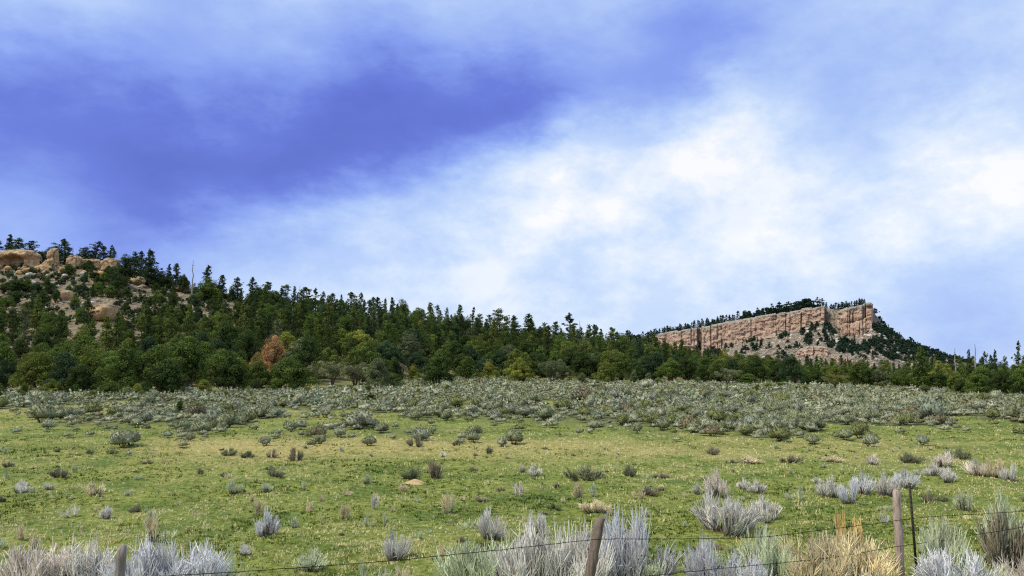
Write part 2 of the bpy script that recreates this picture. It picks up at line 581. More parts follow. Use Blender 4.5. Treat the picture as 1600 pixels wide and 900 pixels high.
def outcrop_mesh(seed, size, shape='block', detail=ICO5):
    """A weathered sandstone mass with its foot at z = 0: bedding ledges, joints, rounded crown."""
    rng = np.random.default_rng(seed)
    V, F = detail[0].copy(), detail[1]
    w, d, h = size
    if shape == 'block' or shape == 'arch':
        V = np.sign(V) * np.abs(V) ** 0.62
        V /= np.maximum(np.abs(V).max(), 1)
    P = V * np.array([w / 2, d / 2, h / 2]) + np.array([0, 0, h / 2])
    t = np.clip(P[:, 2] / h, 0, 1)
    if shape == 'pinnacle':                             # wide skirt, waist, knobbed head, leaning flank
        prof = np.interp(t, [0, .12, .3, .5, .66, .74, .86, .96, 1], [1.1, 1.05, .92, .72, .52, .50, .54, .44, .2])
        ang = np.arctan2(V[:, 1], V[:, 0]); rad = np.sqrt(np.clip(1 - 0 * t, 0, 1))
        P[:, 0] = np.cos(ang) * prof * w / 2 + w * 0.16 * sstep(.2, 1, t)
        P[:, 1] = np.sin(ang) * prof * d / 2
        left = sstep(0.2, 0.9, -np.cos(ang)) * sstep(0.62, 0.05, t) if False else 0
        P[:, 0] -= np.clip(-np.cos(ang), 0, 1) * w * 0.38 * np.clip(1 - t * 1.45, 0, 1) ** 1.6
    if shape == 'arch':                                 # a shallow cave under a brow
        front = P[:, 1] < 0
        ex = (P[:, 0] + 0.02 * w) / (0.30 * w); ez = (P[:, 2] - 0.44 * h) / (0.30 * h)
        m = sstep(1.15, 0.75, np.sqrt(ex ** 2 + np.where(ez > 0, ez, ez * 0.8) ** 2)) * front
        P[:, 1] += m * d * 0.60
    # joints: cells of rock with open cracks between them
    jq = P / np.array([w * .30, d * .34, h * .42])
    crk = np.empty(len(P)); cell = np.empty(len(P))
    for i_, q_ in enumerate(jq):
        dd, pp = mnoise.voronoi(Vector(q_) + Vector((seed * 3.1, 0, seed)))
        crk[i_] = dd[1] - dd[0]; cell[i_] = mnoise.cell(pp[0] * 7.7)
    joint = -0.13 * w * np.exp(-(crk / .09) ** 2) + 0.14 * w * cell
    bed = (np.floor(P[:, 2] / (h / 7) + 0.4 * n3(P, 2.0 / w, seed)) % 2) * 0.028 * w
    nrm = V / np.linalg.norm(V, axis=1)[:, None]
    horiz = nrm * np.array([1, 1, 0.15])
    k = (0.10 * n3(P, 3.0 / w, seed) + 0.05 * n3(P, 9.0 / w, seed + 5)) * w + bed * 0.6
    P = P + horiz * (k + joint * (.3 if shape == 'arch' else .8))[:, None]
    P[:, 2] -= 0.06 * h
    cap = sstep(0.86, 0.97, t + 0.06 * n3(P, 5.0 / w, seed + 2))
    return np_mesh("rock_outcrop", P, [F], extra={'cap': cap}, mats=[GOLD_ROCK], smooth=False)


# golden sandstone outcrops along the left ridge ------------------------------------------
OUTCROPS = [  # px of the middle, px of the foot, distance, size, shape, label
    (26, 424, 318, (15.5, 9, 9.6), 'arch', "broad golden sandstone outcrop with a shadowed arch-shaped hollow, at the left end of the ridge"),
    (79, 424, 314, (7.2, 6.0, 10.0), 'pinnacle', "golden sandstone pinnacle with a knobbed head and a sloping left flank"),
    (116, 424, 318, (5.6, 5.0, 7.2), 'block', "squat orange-tan rock block just right of the sandstone pinnacle"),
    (146, 422, 322, (7.6, 6.0, 5.0), 'block', "grey-topped rock ledge under the clump of ridge pines"),
    (173, 428, 318, (6.4, 5.6, 7.0), 'block', "cracked brown rock face right of the grey-topped ledge on the ridge"),
    (211, 440, 312, (7.0, 5.0, 3.6), 'block', "low tan rock shelf below the dark ridge pines"),
    (283, 456, 318, (7.0, 5.0, 3.0), 'block', "bare tan rock knob below the bare snag on the ridge"),
    (352, 462, 322, (6.5, 5.0, 2.2), 'block', "low pale rock showing between trees on the falling ridge line"),
    (161, 500, 255, (8.5, 6.0, 5.0), 'block', "smooth pale tan rock slab low on the left slope above the dense trees"),
    (103, 470, 285, (3.4, 3.2, 4.0), 'block', "single bright orange rock block in the middle of the rubble slope"),
]
for i, (px, py, Y, size, shape, lab) in enumerate(OUTCROPS):
    p = on_ground(px, py) if i >= 8 else at_depth(px, py, Y)
    p[2] = min(p[2], H1(p[0], p[1])) - 0.3
    top_py = py - 0
    o = add_obj("sandstone_pinnacle" if shape == 'pinnacle' else "rock_outcrop", outcrop_mesh(50 + i, size, shape, ICO5 if i < 5 else ICO3), loc=p,
                rz=[0.05, 0.1, -0.2, .15, -.1, .2, 0, .1, -.5, .3][i])
    tag(o, lab, "rock outcrop", "sandstone outcrops on the left hill")

# ------------------------------------------------------------------ the mesa
M_S = [860, 900, 940, 985, 1028, 1090, 1096, 1150, 1200, 1250, 1285, 1296, 1306, 1322, 1345, 1360, 1366, 1385, 1410, 1440, 1480, 1520, 1600, 1750]
M_T = [575, 562, 545, 532, 522, 511.5, 510.5, 500.5, 492.5, 484, 477.5, 481, 483, 481, 475, 473, 488, 512, 529, 543, 556, 567, 577, 579]
B_S = [860, 900, 940, 985, 1028, 1090, 1110, 1150, 1200, 1240, 1260, 1285, 1300, 1320, 1345, 1362, 1368, 1385, 1410, 1440, 1480, 1520, 1600, 1750]
B_T = [576, 565, 549, 540, 548, 549, 548, 538, 527, 516, 508, 506, 513, 522, 521, 513, 506, 515, 531, 545, 558, 569, 578, 580]


def mesa_y(s):
    return np.interp(s, [860, 1028, 1200, 1330, 1362, 1420, 1520, 1750], [1160, 1110, 1010, 930, 915, 960, 1040, 1150])


def talus_point(s, q):
    """q = 0 at the foot of the cliff, 1 at the foot of the slope."""
    s = np.asarray(s, float); q = np.asarray(q, float)
    top = at_depth(s, np.interp(s, B_S, B_T), mesa_y(s) - 1.5)
    y1 = mesa_y(s) - 230
    z1 = -1.5
    y = top[..., 1] + (y1 - top[..., 1]) * q
    z = z1 + (top[..., 2] - z1) * (1 - q) ** 1.25
    # slide: keep the column, walk towards the camera
    x = top[..., 0] * (y / top[..., 1])
    z = z + ((fbm2(x / 30, y / 22, 61) - .5) * 9 + (fbm2(x / 7, y / 7, 67, 3) - .5) * 3.0) * np.sin(np.pi * np.clip(q, 0, 1)) ** .6
    return np.stack([x, y, z], -1)


def mesa_material():
    M = Mat("mesa_slope")
    p = M.pos()
    n = M.noise(p, 0.10, 8, 0.7)
    c = M.ramp(n, [(0.3, (0.14, 0.11, 0.085)), (0.48, (0.26, 0.21, 0.165)), (0.6, (0.36, 0.30, 0.245)), (0.75, (0.48, 0.42, 0.36))])
    scr = M.noise(p, 0.32, 6, 0.75)
    c = M.mix(M.maprange(scr, 0.48, 0.58), c, (0.05, 0.058, 0.04))
    M.color(c); M.bump(M.noise(p, 0.5, 7, 0.75), 1.5)
    return M.m


def build_mesa():
    S = np.arange(860, 1751, 3.0)
    Yc = mesa_y(S)
    top_py = np.interp(S, M_S, M_T); base_py = np.interp(S, B_S, B_T)
    base_py = np.maximum(base_py, top_py + 0.3)
    rows = []
    rim = at_depth(S, top_py + 1.2, Yc + 3)
    dip = np.clip(rim[:, 2] * 0.10, 0, 9)
    for back, k in ((620, 1.0), (330, 0.35), (150, 0.12), (50, 0.02)):
        r_ = rim.copy(); r_[:, 0] *= (rim[:, 1] + back) / rim[:, 1]; r_[:, 1] += back
        z = rim[:, 2] * (1 - k) - 0.4
        if k == 1.0: z = np.full_like(z, -3.0)
        r_[:, 2] = z
        rows.append(r_)
    rows.append(rim)
    base = at_depth(S, base_py, Yc)
    for k in (0.33, 0.66):
        rows.append(rim * (1 - k) + base * k)
    for q in np.linspace(0, 1, 44):
        rows.append(talus_point(S, q))
    rows.append(rows[-1] * np.array([0.995, 0.995, 1]) + np.array([0, 0, -3]))
    V = np.array(rows)
    F = grid_faces(V.shape[0], V.shape[1])
    me = np_mesh("mesa", V.reshape(-1, 3), [F], smooth=True, mats=[mesa_material()])
    tag(add_obj("mesa", me), kind='structure')


build_mesa()


def build_cliff(label, s0, s1, top, base, push, seed, ledge=None, step=0.5, rows=44, yoff=0.0, depth=22.0, jag=1.0):
    """A jointed sandstone wall: columns of rock of uneven width and reach, a paler cap, rubble foot."""
    rng = np.random.default_rng(seed)
    S = np.arange(s0, s1 + 1e-6, step); n = len(S)
    edges = [s0]
    while edges[-1] < s1: edges.append(edges[-1] + rng.choice([1.5, 4, 8, 14, 26], p=[.2, .25, .22, .2, .13]) * rng.uniform(.7, 1.4))
    edges = np.array(edges)
    blk = np.searchsorted(edges, S, side='right') - 1
    reach = rng.uniform(-3.4, 3.4, len(edges) + 1)
    lift = rng.uniform(-0.9, 1.1, len(edges) + 1) * jag
    crackd = rng.choice([.3, .9, 2.4, 6.0], len(edges) + 1, p=[.3, .25, .25, .2])
    cspan = np.stack([rng.choice([0, 0, .2, .45], len(edges) + 1), rng.choice([1.2, 1.2, .7, .5], len(edges) + 1)], 1)
    dist = np.min(np.abs(S[:, None] - edges[None, :]), 1)
    near = np.argmin(np.abs(S[:, None] - edges[None, :]), 1)
    crack = crackd[near] * np.exp(-(dist / 0.70) ** 2)
    tp = np.interp(S, [a for a, _ in top], [b for _, b in top]) - lift[blk] + rng.normal(0, .22, n)
    bp = np.interp(S, [a for a, _ in base], [b for _, b in base]) + 3.5 - 7 * (fbm2(S / 12, S * 0, seed + 31, 3) - .35)
    Yf = mesa_y(S) + yoff - push
    # ends turn back into the hill
    R_ = []
    cap = []
    tt = np.linspace(0, 1, rows)
    # each block also breaks across, at its own heights
    brk = rng.uniform(0.12, 0.75, (len(edges) + 1, 2)); brk.sort(axis=1)
    rec = rng.uniform(-1.6, 1.6, (len(edges) + 1, 3))
    back = np.stack([at_depth(S, tp, Yf)[:, 0] * (Yf + depth) / Yf, Yf + depth, at_depth(S, tp, Yf)[:, 2] - 0.3], -1)
    R_.append(back); cap.append(np.ones(n))
    for t in tt:
        py = tp + (bp - tp) * t
        sec = (t > brk[blk, 0]).astype(int) + (t > brk[blk, 1]).astype(int)
        off = reach[blk] * (1 - 0.35 * t) + rec[blk, sec] + 2.2 * (fbm2(S / 5.0, py / 4.0, seed + 3, 4) - .5) * 2 \
            + 1.0 * (fbm2(S / 1.3, py / 1.3, seed + 9, 2) - .5) * 2
        batter = 5.0 * t                                # leans back
        ed = 1.2 * np.exp(-((t) / 0.03) ** 2)           # rounded brow
        ca_ = cspan[near, 0]; cb_ = cspan[near, 1]
        part = sstep(ca_ - .04, ca_ + .04, t) * (1 - sstep(cb_ - .04, cb_ + .04, t))
        strata = 1.3 * (fbm2(S / 40.0 + 3, np.full(n, t * 9.0 + seed) + S * .01, seed + 21, 3) - .5) * 2
        y = Yf - off - batter + crack * part + ed - strata
        if ledge is not None:
            y = y + 3.2 * np.exp(-((t - ledge) / 0.022) ** 2) - 2.0 * (t > ledge)
        taper = np.minimum(1, np.minimum(S - s0, s1 - S) / 2.0)
        y = y + (1 - taper) ** 2 * 5
        p = at_depth(S, py, y)
        R_.append(p)
        cap.append(np.clip(sstep(0.16, 0.05, t + 0.10 * (fbm2(S / 9, py / 9, seed + 4, 2) - .5)) + 0.55 * sstep(0.8, 1.0, t), 0, 1))
    V = np.array(R_)                                    # rows x cols
    # side walls
    def side(col):
        c = V[:, col].copy()
        c[:, 0] *= (c[:, 1] * 0 + Yf[col] + depth) / c[:, 1]; c[:, 1] = Yf[col] + depth
        return c[:, None, :]
    V = np.concatenate([side(0), V, side(-1)], 1)
    C = np.array(cap); C = np.concatenate([C[:, :1], C, C[:, -1:]], 1)
    F = grid_faces(V.shape[0], V.shape[1])
    me = np_mesh("cliff", V.reshape(-1, 3), [F], extra={'cap': C.reshape(-1)}, mats=[PINK_ROCK])
    return tag(add_obj("sandstone_cliff", me), label, "cliff", "sandstone cliffs of the mesa")


mt = list(zip(M_S, M_T)); mb = list(zip(B_S, B_T))
build_cliff("short pink cliff at the left end of the mesa, before a dark cleft", 1028, 1091, mt, mb, 4, 1)
build_cliff("long pink sandstone cliff wall rising to the right below the dark pine rim", 1096.5, 1289, mt, mb, 5, 2, jag=1.2)
build_cliff("prow-like cliff block at the right end of the mesa with a dark ledge", 1308, 1364,
            [(1300, 489), (1310, 487), (1322, 481), (1335, 479), (1345, 476), (1360, 473), (1364, 476)],
            [(1300, 506), (1310, 512), (1318, 528), (1345, 524), (1364, 512)], 7, 3, ledge=0.48)
build_cliff("low rounded orange cliff outcrop halfway down the rubble slope", 1243, 1296,
            [(1243, 553), (1250, 545), (1262, 541), (1280, 540), (1292, 542), (1296, 548)],
            [(1243, 562), (1270, 566), (1296, 566)], 140, 4, depth=30, jag=.7)
build_cliff("broken tan ledge stepping down right of the low orange outcrop", 1298, 1352,
            [(1298, 552), (1310, 556), (1325, 560), (1340, 563), (1352, 569)],
            [(1298, 568), (1330, 572), (1352, 575)], 165, 5, depth=30, jag=1.2)

# ------------------------------------------------------------------ plants: shared builders
LEAF = foliage_mat("needle_foliage", 0.22, 0.45, 1.6)


def bark_mat(name, a, b):
    M = Mat(name)
    n = M.noise(M.pos((6, 6, 1.2), obj=True), 1.6, 6, 0.7)
    M.color(M.ramp(n, [(0.3, a), (0.7, b)])); M.bump(n, 0.05)
    return M.m


BARK = bark_mat("conifer_bark", (0.045, 0.032, 0.024), (0.15, 0.11, 0.08))
DEADWOOD = bark_mat("weathered_dead_wood", (0.16, 0.14, 0.125), (0.40, 0.37, 0.33))


def rhombi(P, T, L, W, rng, Nrm=None, jit=.5):
    """Leaf-shaped quads at P along T."""
    n = len(P)
    T = T / np.maximum(np.linalg.norm(T, axis=1), 1e-6)[:, None]
    A = rng.normal(size=(n, 3)) if Nrm is None else Nrm + rng.normal(size=(n, 3)) * jit
    B = np.cross(T, A); B /= np.maximum(np.linalg.norm(B, axis=1), 1e-6)[:, None]
    L = np.broadcast_to(L, n)[:, None]; W = np.broadcast_to(W, n)[:, None]
    V = np.stack([P - T * L * .5, P + B * W * .5 + T * L * .08, P + T * L * .5, P - B * W * .5 + T * L * .08], 1)
    F = np.arange(n * 4).reshape(n, 4)
    return V.reshape(-1, 3), F


def tubes(paths, radii, sides=5):
    """Many tapered tubes in one go. paths: list of (k,3); radii: list of (k,)."""
    VV, FF, base = [], [], 0
    ang = np.linspace(0, 2 * np.pi, sides, endpoint=False)
    for p, r in zip(paths, radii):
        p = np.asarray(p, float); r = np.asarray(r, float)
        t = np.gradient(p, axis=0); t /= np.maximum(np.linalg.norm(t, axis=1), 1e-6)[:, None]
        ref = np.where(np.abs(t[:, :1]) < .8, np.array([[1., 0, 0]]), np.array([[0, 1., 0]]))
        u = np.cross(t, ref); u /= np.linalg.norm(u, axis=1)[:, None]
        w = np.cross(t, u)
        ring = p[:, None] + (np.cos(ang)[None, :, None] * u[:, None] + np.sin(ang)[None, :, None] * w[:, None]) * r[:, None, None]
        VV.append(ring.reshape(-1, 3)); FF.append(grid_faces(len(p), sides, True) + base); base += len(p) * sides
    return np.concatenate(VV), np.concatenate(FF)


class Soup:
    def __init__(self): self.V, self.F, self.T, self.M, self.n = [], [], [], [], 0

    def add(self, V, F, tint, mat=0):
        self.V.append(V); self.F.append(F + self.n); self.n += len(V)
        self.T.append(np.broadcast_to(tint, len(V)).astype(float)); self.M.append(np.full(len(F), mat))

    def mesh(self, name, mats):
        quads = [f for f in self.F if f.shape[1] == 4]; tris = [f for f in self.F if f.shape[1] == 3]
        mi = [m for f, m in zip(self.F, self.M) if f.shape[1] == 4] + [m for f, m in zip(self.F, self.M) if f.shape[1] == 3]
        fs = ([np.concatenate(quads)] if quads else []) + ([np.concatenate(tris)] if tris else [])
        return np_mesh(name, np.concatenate(self.V), fs, tint=np.concatenate(self.T), mats=mats, matidx=np.concatenate(mi))


def clump(P, R_, n, rng, up=0.5, leaf=0.22, squash=.8, face=False):
    """A tuft of leaves round P: n leaves spread over the outside of a lumpy ball."""
    d = rng.normal(size=(n, 3)); d[:, 2] += up * .6; d /= np.linalg.norm(d, axis=1)[:, None]
    rad = R_ * rng.uniform(0.45, 1.05, n) ** .6
    p = P + d * rad[:, None] * np.array([1, 1, squash])
    L = leaf * rng.uniform(.7, 1.4, n)
    if face:                                            # sprays lie over the outside of the tuft
        nr = d + rng.normal(size=(n, 3)) * .42
        t = np.cross(nr, rng.normal(size=(n, 3)))
        return rhombi(p, t, L, L * rng.uniform(.55, .85, n), rng, nr, 0.0)
    t = d + rng.normal(size=(n, 3)) * .55 + np.array([0, 0, up])
    return rhombi(p, t, L, L * rng.uniform(.4, .65, n), rng)


def juniper(seed, h=4.5, w=5.0, nl=64, per=185, leaf=0.14, profile='round'):
    """Bushy juniper: foliage almost to the ground, lumpy dome of separate tufts."""
    rng = np.random.default_rng(seed)
    s = Soup()
    lean = rng.normal(0, .06, 2)
    stemA = rng.uniform(0, 6.28)
    heads = [(rng.normal(0, .16, 2) * w, rng.uniform(.72, 1.0) * h, rng.uniform(.55, .8)) for _ in range(4)]
    heads[0] = (rng.normal(0, .05, 2) * w, h, .8)
    for k in range(nl):
        c, hh, ww = heads[rng.integers(len(heads))] if rng.random() < .75 else heads[0]
        t = rng.beta(1.5, 1.15)
        z = hh * (0.03 + 0.93 * t)
        if profile == 'round': rr = w * .54 * ww * (1 - t) ** .55 * (.62 + .38 * min(1, t / .2))
        elif profile == 'cone': rr = w * .5 * (1 - t) ** .75 * (.65 + .35 * min(1, t / .12))
        else: rr = w * .56 * np.sqrt(max(0, 1 - ((t - .62) / .42) ** 2)) if t > .22 else w * .1
        if profile == 'flat': z = hh * (0.35 + .63 * t)
        a = rng.uniform(0, 6.28)
        rr *= rng.uniform(.66, 1.04) * (1 + .2 * math.sin(a * 3 + stemA))
        P = np.array([c[0] * (1 - t * .3) + math.cos(a) * rr, c[1] * (1 - t * .3) + math.sin(a) * rr, z])
        P[:2] += lean * z
        R_ = rng.uniform(.085, .16) * (w + h) * .5
        V, F = clump(P, R_, per, rng, up=.55, leaf=leaf, face=True)
        V[:, 2] = np.maximum(V[:, 2], 0.03)
        tone = np.clip(rng.normal(.45, .20), 0.05, .95)
        s.add(V, F, np.repeat(np.clip(tone + rng.normal(0, .10, per), 0, 1), 4))
    # inner twigs close the crown
    n = nl * 8
    P = rng.normal(size=(n, 3)); P /= np.linalg.norm(P, axis=1)[:, None]; P *= rng.uniform(.2, .75, n)[:, None]
    P = P * np.array([w * .4, w * .4, h * .42]) + np.array([0, 0, h * (.47 if profile != 'flat' else .66)])
    if profile == 'cone': P[:, :2] *= np.clip(1.25 - P[:, 2:3] / h, .1, 1)
    V, F = rhombi(P, rng.normal(size=(n, 3)), .42, .25, rng)
    V[:, 2] = np.maximum(V[:, 2], 0.03)
    s.add(V, F, .2)
    crown = s.mesh("crown", [LEAF])
    # stems
    paths, rad = [], []
    base = np.array([0, 0, -.25])
    for k in range(rng.integers(2, 5)):
        a = rng.uniform(0, 6.28); e = np.array([math.cos(a) * w * .2, math.sin(a) * w * .2, h * .7])
        q = np.linspace(0, 1, 6)[:, None]
        p = base * (1 - q) + e * q; p[1:-1] += rng.normal(0, .06, (4, 3)) * w * .4
        paths.append(p); rad.append(np.linspace(.05, .012, 6) * h)
    V, F = tubes(paths, rad, 6)
    trunk = np_mesh("trunk", V, [F], smooth=True, mats=[BARK])
    return crown, trunk


def pine(seed, h=9.0, w=4.2, levels=17, style='full', leaf=0.36, dens=1.0, start=.08):
    """Conifer with whorls of branches carrying needle tufts; 'full', 'ragged' (open, gappy), 'sparse'."""
    rng = np.random.default_rng(seed)
    s = Soup()
    bend = rng.normal(0, .035, 2)
    paths, rad = [], []
    q = np.linspace(0, 1, 9)
    axis = np.stack([bend[0] * h * q ** 2, bend[1] * h * q ** 2, h * q * .98 - .3 * (1 - q)], -1)
    paths.append(axis); rad.append(h * .019 * (1 - q) ** .8 + .018)
    hemi = rng.uniform(.7, 1.15, 6)
    for k in range(levels):
        t = start + (1 - start) * (k + rng.uniform(-.3, .3)) / levels
        t = min(max(t, start), .985)
        if style == 'full': prof = (1 - t) ** .8 * 1.0 + .05
        elif style == 'ragged': prof = (np.interp(t, [0, .25, .5, .75, 1], [.55, .95, .85, .62, .16])) * rng.uniform(.55, 1.15)
        else: prof = np.interp(t, [0, .3, .6, 1], [.3, .8, .75, .12]) * rng.uniform(.35, 1.1)
        L0 = w * .5 * prof
        nb = int(max(3, rng.integers(4, 7) * (1 if style == 'full' else .85)))
        a0 = rng.uniform(0, 6.28)
        for b in range(nb):
            if style != 'full' and rng.random() < (.18 if style == 'ragged' else .38): continue
            a = a0 + 6.283 * b / nb + rng.normal(0, .25)
            L = L0 * rng.uniform(.7, 1.15) * hemi[int(a * 6 / 6.283) % 6]
            rise = np.interp(t, [0, .5, 1], [-.12, .12, .7]) + rng.normal(0, .24)
            tb = np.clip(t + rng.normal(0, .022), start, .985)
            o = np.array([np.interp(tb, q, axis[:, 0]), np.interp(tb, q, axis[:, 1]), tb * h * .98])
            d = np.array([math.cos(a), math.sin(a), rise])
            tip = o + d * L + np.array([0, 0, .10 * L])
            if L > .35: paths.append(np.array([o, (o + tip) / 2 - [0, 0, .05 * L], tip])); rad.append([.028 * L + .012, .018 * L + .008, .006])
            m = max(2, int(L / .38 * dens))
            tone = np.clip(rng.normal(.42, .15), .05, .95)
            for j in range(m):
                f = (.28 + .72 * (j + rng.random()) / m)
                P = o + (tip - o) * f + rng.normal(0, .05, 3) * L
                R_ = (.24 + .24 * L * (1.1 - f)) * rng.uniform(.7, 1.3)
                n = int(14 * dens * (1 + R_))
                V, F = clump(P, R_, n, rng, up=.35, leaf=leaf * .72, squash=.85, face=rng.random() < .6)
                s.add(V, F, np.repeat(np.clip(tone + rng.normal(0, .14, n), 0, 1), 4))
    V, F = clump(np.array([axis[-1, 0], axis[-1, 1], h * .97]), .22, 14, rng, up=1.2, leaf=leaf, squash=1.6)
    s.add(V, F, .5)
    crown = s.mesh("crown", [LEAF])
    V, F = tubes(paths, rad, 5)
    trunk = np_mesh("trunk", V, [F], smooth=True, mats=[BARK])
    return crown, trunk


KINDS = {
    'juniper': [juniper(100 + i, 4.4, 5.0 + .3 * (i % 3)) for i in range(5)],
    'pinyon': [juniper(200 + i, 5.6, 4.3, nl=66, per=150, profile='cone') for i in range(4)],
    'full': [pine(300 + i, 9, 4.6, 16, 'full') for i in range(4)],
    'ragged': [pine(400 + i, 9, 4.6, 19, 'ragged') for i in range(6)],
    'sparse': [pine(500 + i, 9, 4.0, 13, 'sparse', start=.25) for i in range(3)],
    'oak': [juniper(600 + i, 5.0, 6.2, nl=46, per=110, leaf=.19, profile='flat') for i in range(2)],
}
NAT_H = {'juniper': 4.8, 'pinyon': 5.9, 'full': 9.1, 'ragged': 9.1, 'sparse': 9.1, 'oak': 5.3}
NAT_W = {'juniper': 5.0, 'pinyon': 4.3, 'full': 4.6, 'ragged': 4.4, 'sparse': 3.6, 'oak': 6.4}
NAME = {'juniper': 'juniper_tree', 'pinyon': 'pinyon_pine', 'full': 'fir_tree', 'ragged': 'pine_tree', 'sparse': 'pine_tree', 'oak': 'broadleaf_tree'}
CAT = {'juniper': 'juniper', 'pinyon': 'pinyon', 'full': 'fir', 'ragged': 'pine', 'sparse': 'pine', 'oak': 'tree'}
NOUN = {'juniper': 'bushy juniper', 'pinyon': 'dense pinyon', 'full': 'conical fir', 'ragged': 'ragged pine', 'sparse': 'thin gappy pine', 'oak': 'spreading round-topped tree'}
TONES = {'dark green': (0.056, 0.088, 0.022), 'green': (0.098, 0.145, 0.030), 'olive green': (0.142, 0.178, 0.036),
         'yellow-green': (0.215, 0.235, 0.044), 'grey-green': (0.140, 0.170, 0.080), 'blue-green': (0.044, 0.078, 0.032),
         'rust-brown': (0.46, 0.27, 0.12), 'olive-brown': (0.24, 0.18, 0.06), 'pale olive': (0.21, 0.23, 0.11), 'pale yellow-green': (0.20, 0.20, 0.06)}
TREES = []          # dicts, labelled later
rngT = np.random.default_rng(7)


def plant(kind, loc, hgt, tone, label=None, group=None, wid=None, name=None, cat=None, zone=None, near=True):
    crowns = KINDS[kind]
    crown, trunk = crowns[rngT.integers(len(crowns))]
    sc = hgt / NAT_H[kind]
    sw = sc if wid is None else wid / NAT_W[kind]
    root = bpy.data.objects.new(name or NAME[kind], None)
    root.empty_display_size = .5
    scene.collection.objects.link(root)
    root.location = tuple(float(v) for v in loc)
    root.rotation_euler = (0, 0, float(rngT.uniform(0, 6.28)))
    root.scale = (sw, sw, sc)
    c = add_obj("crown", crown, root)
    base = np.array(TONES[tone]) * rngT.uniform(.88, 1.12)
    c.color = (*base, 1)
    if near:
        add_obj("trunk", trunk, root)
    px, py, f = project(np.array(loc) + np.array([0, 0, hgt * .6]))
    TREES.append(dict(o=root, kind=kind, tone=tone, label=label, group=group, px=float(px), py=float(py), f=float(f), h=hgt, zone=zone, cat=cat or CAT[kind],
                      hp=FPX * hgt / float(f), wp=FPX * sw * NAT_W[kind] / float(f)))
    return root


def ground_at(px, Y):
    p = at_depth(px, 560, Y)
    return np.array([p[0], p[1], H1(p[0], p[1])])


def plant_px(kind, px, top, Y, tone, label=None, group=None, wpx=None, **kw):
    """Plant a tree of real height so that it reaches the row 'top' from the ground at distance Y."""
    p = ground_at(px, Y)
    tip = at_depth(px, top, Y)
    hgt = max(float(tip[2] - p[2]), 1.0)
    wid = None if wpx is None else wpx / FPX * Y
    return plant(kind, p, hgt, tone, label, group, wid, **kw)


G_RIDGE = "pines along the left ridge line"
G_FRONT = "junipers along the edge of the meadow"
G_YOUNG = "small young junipers standing in the sagebrush"
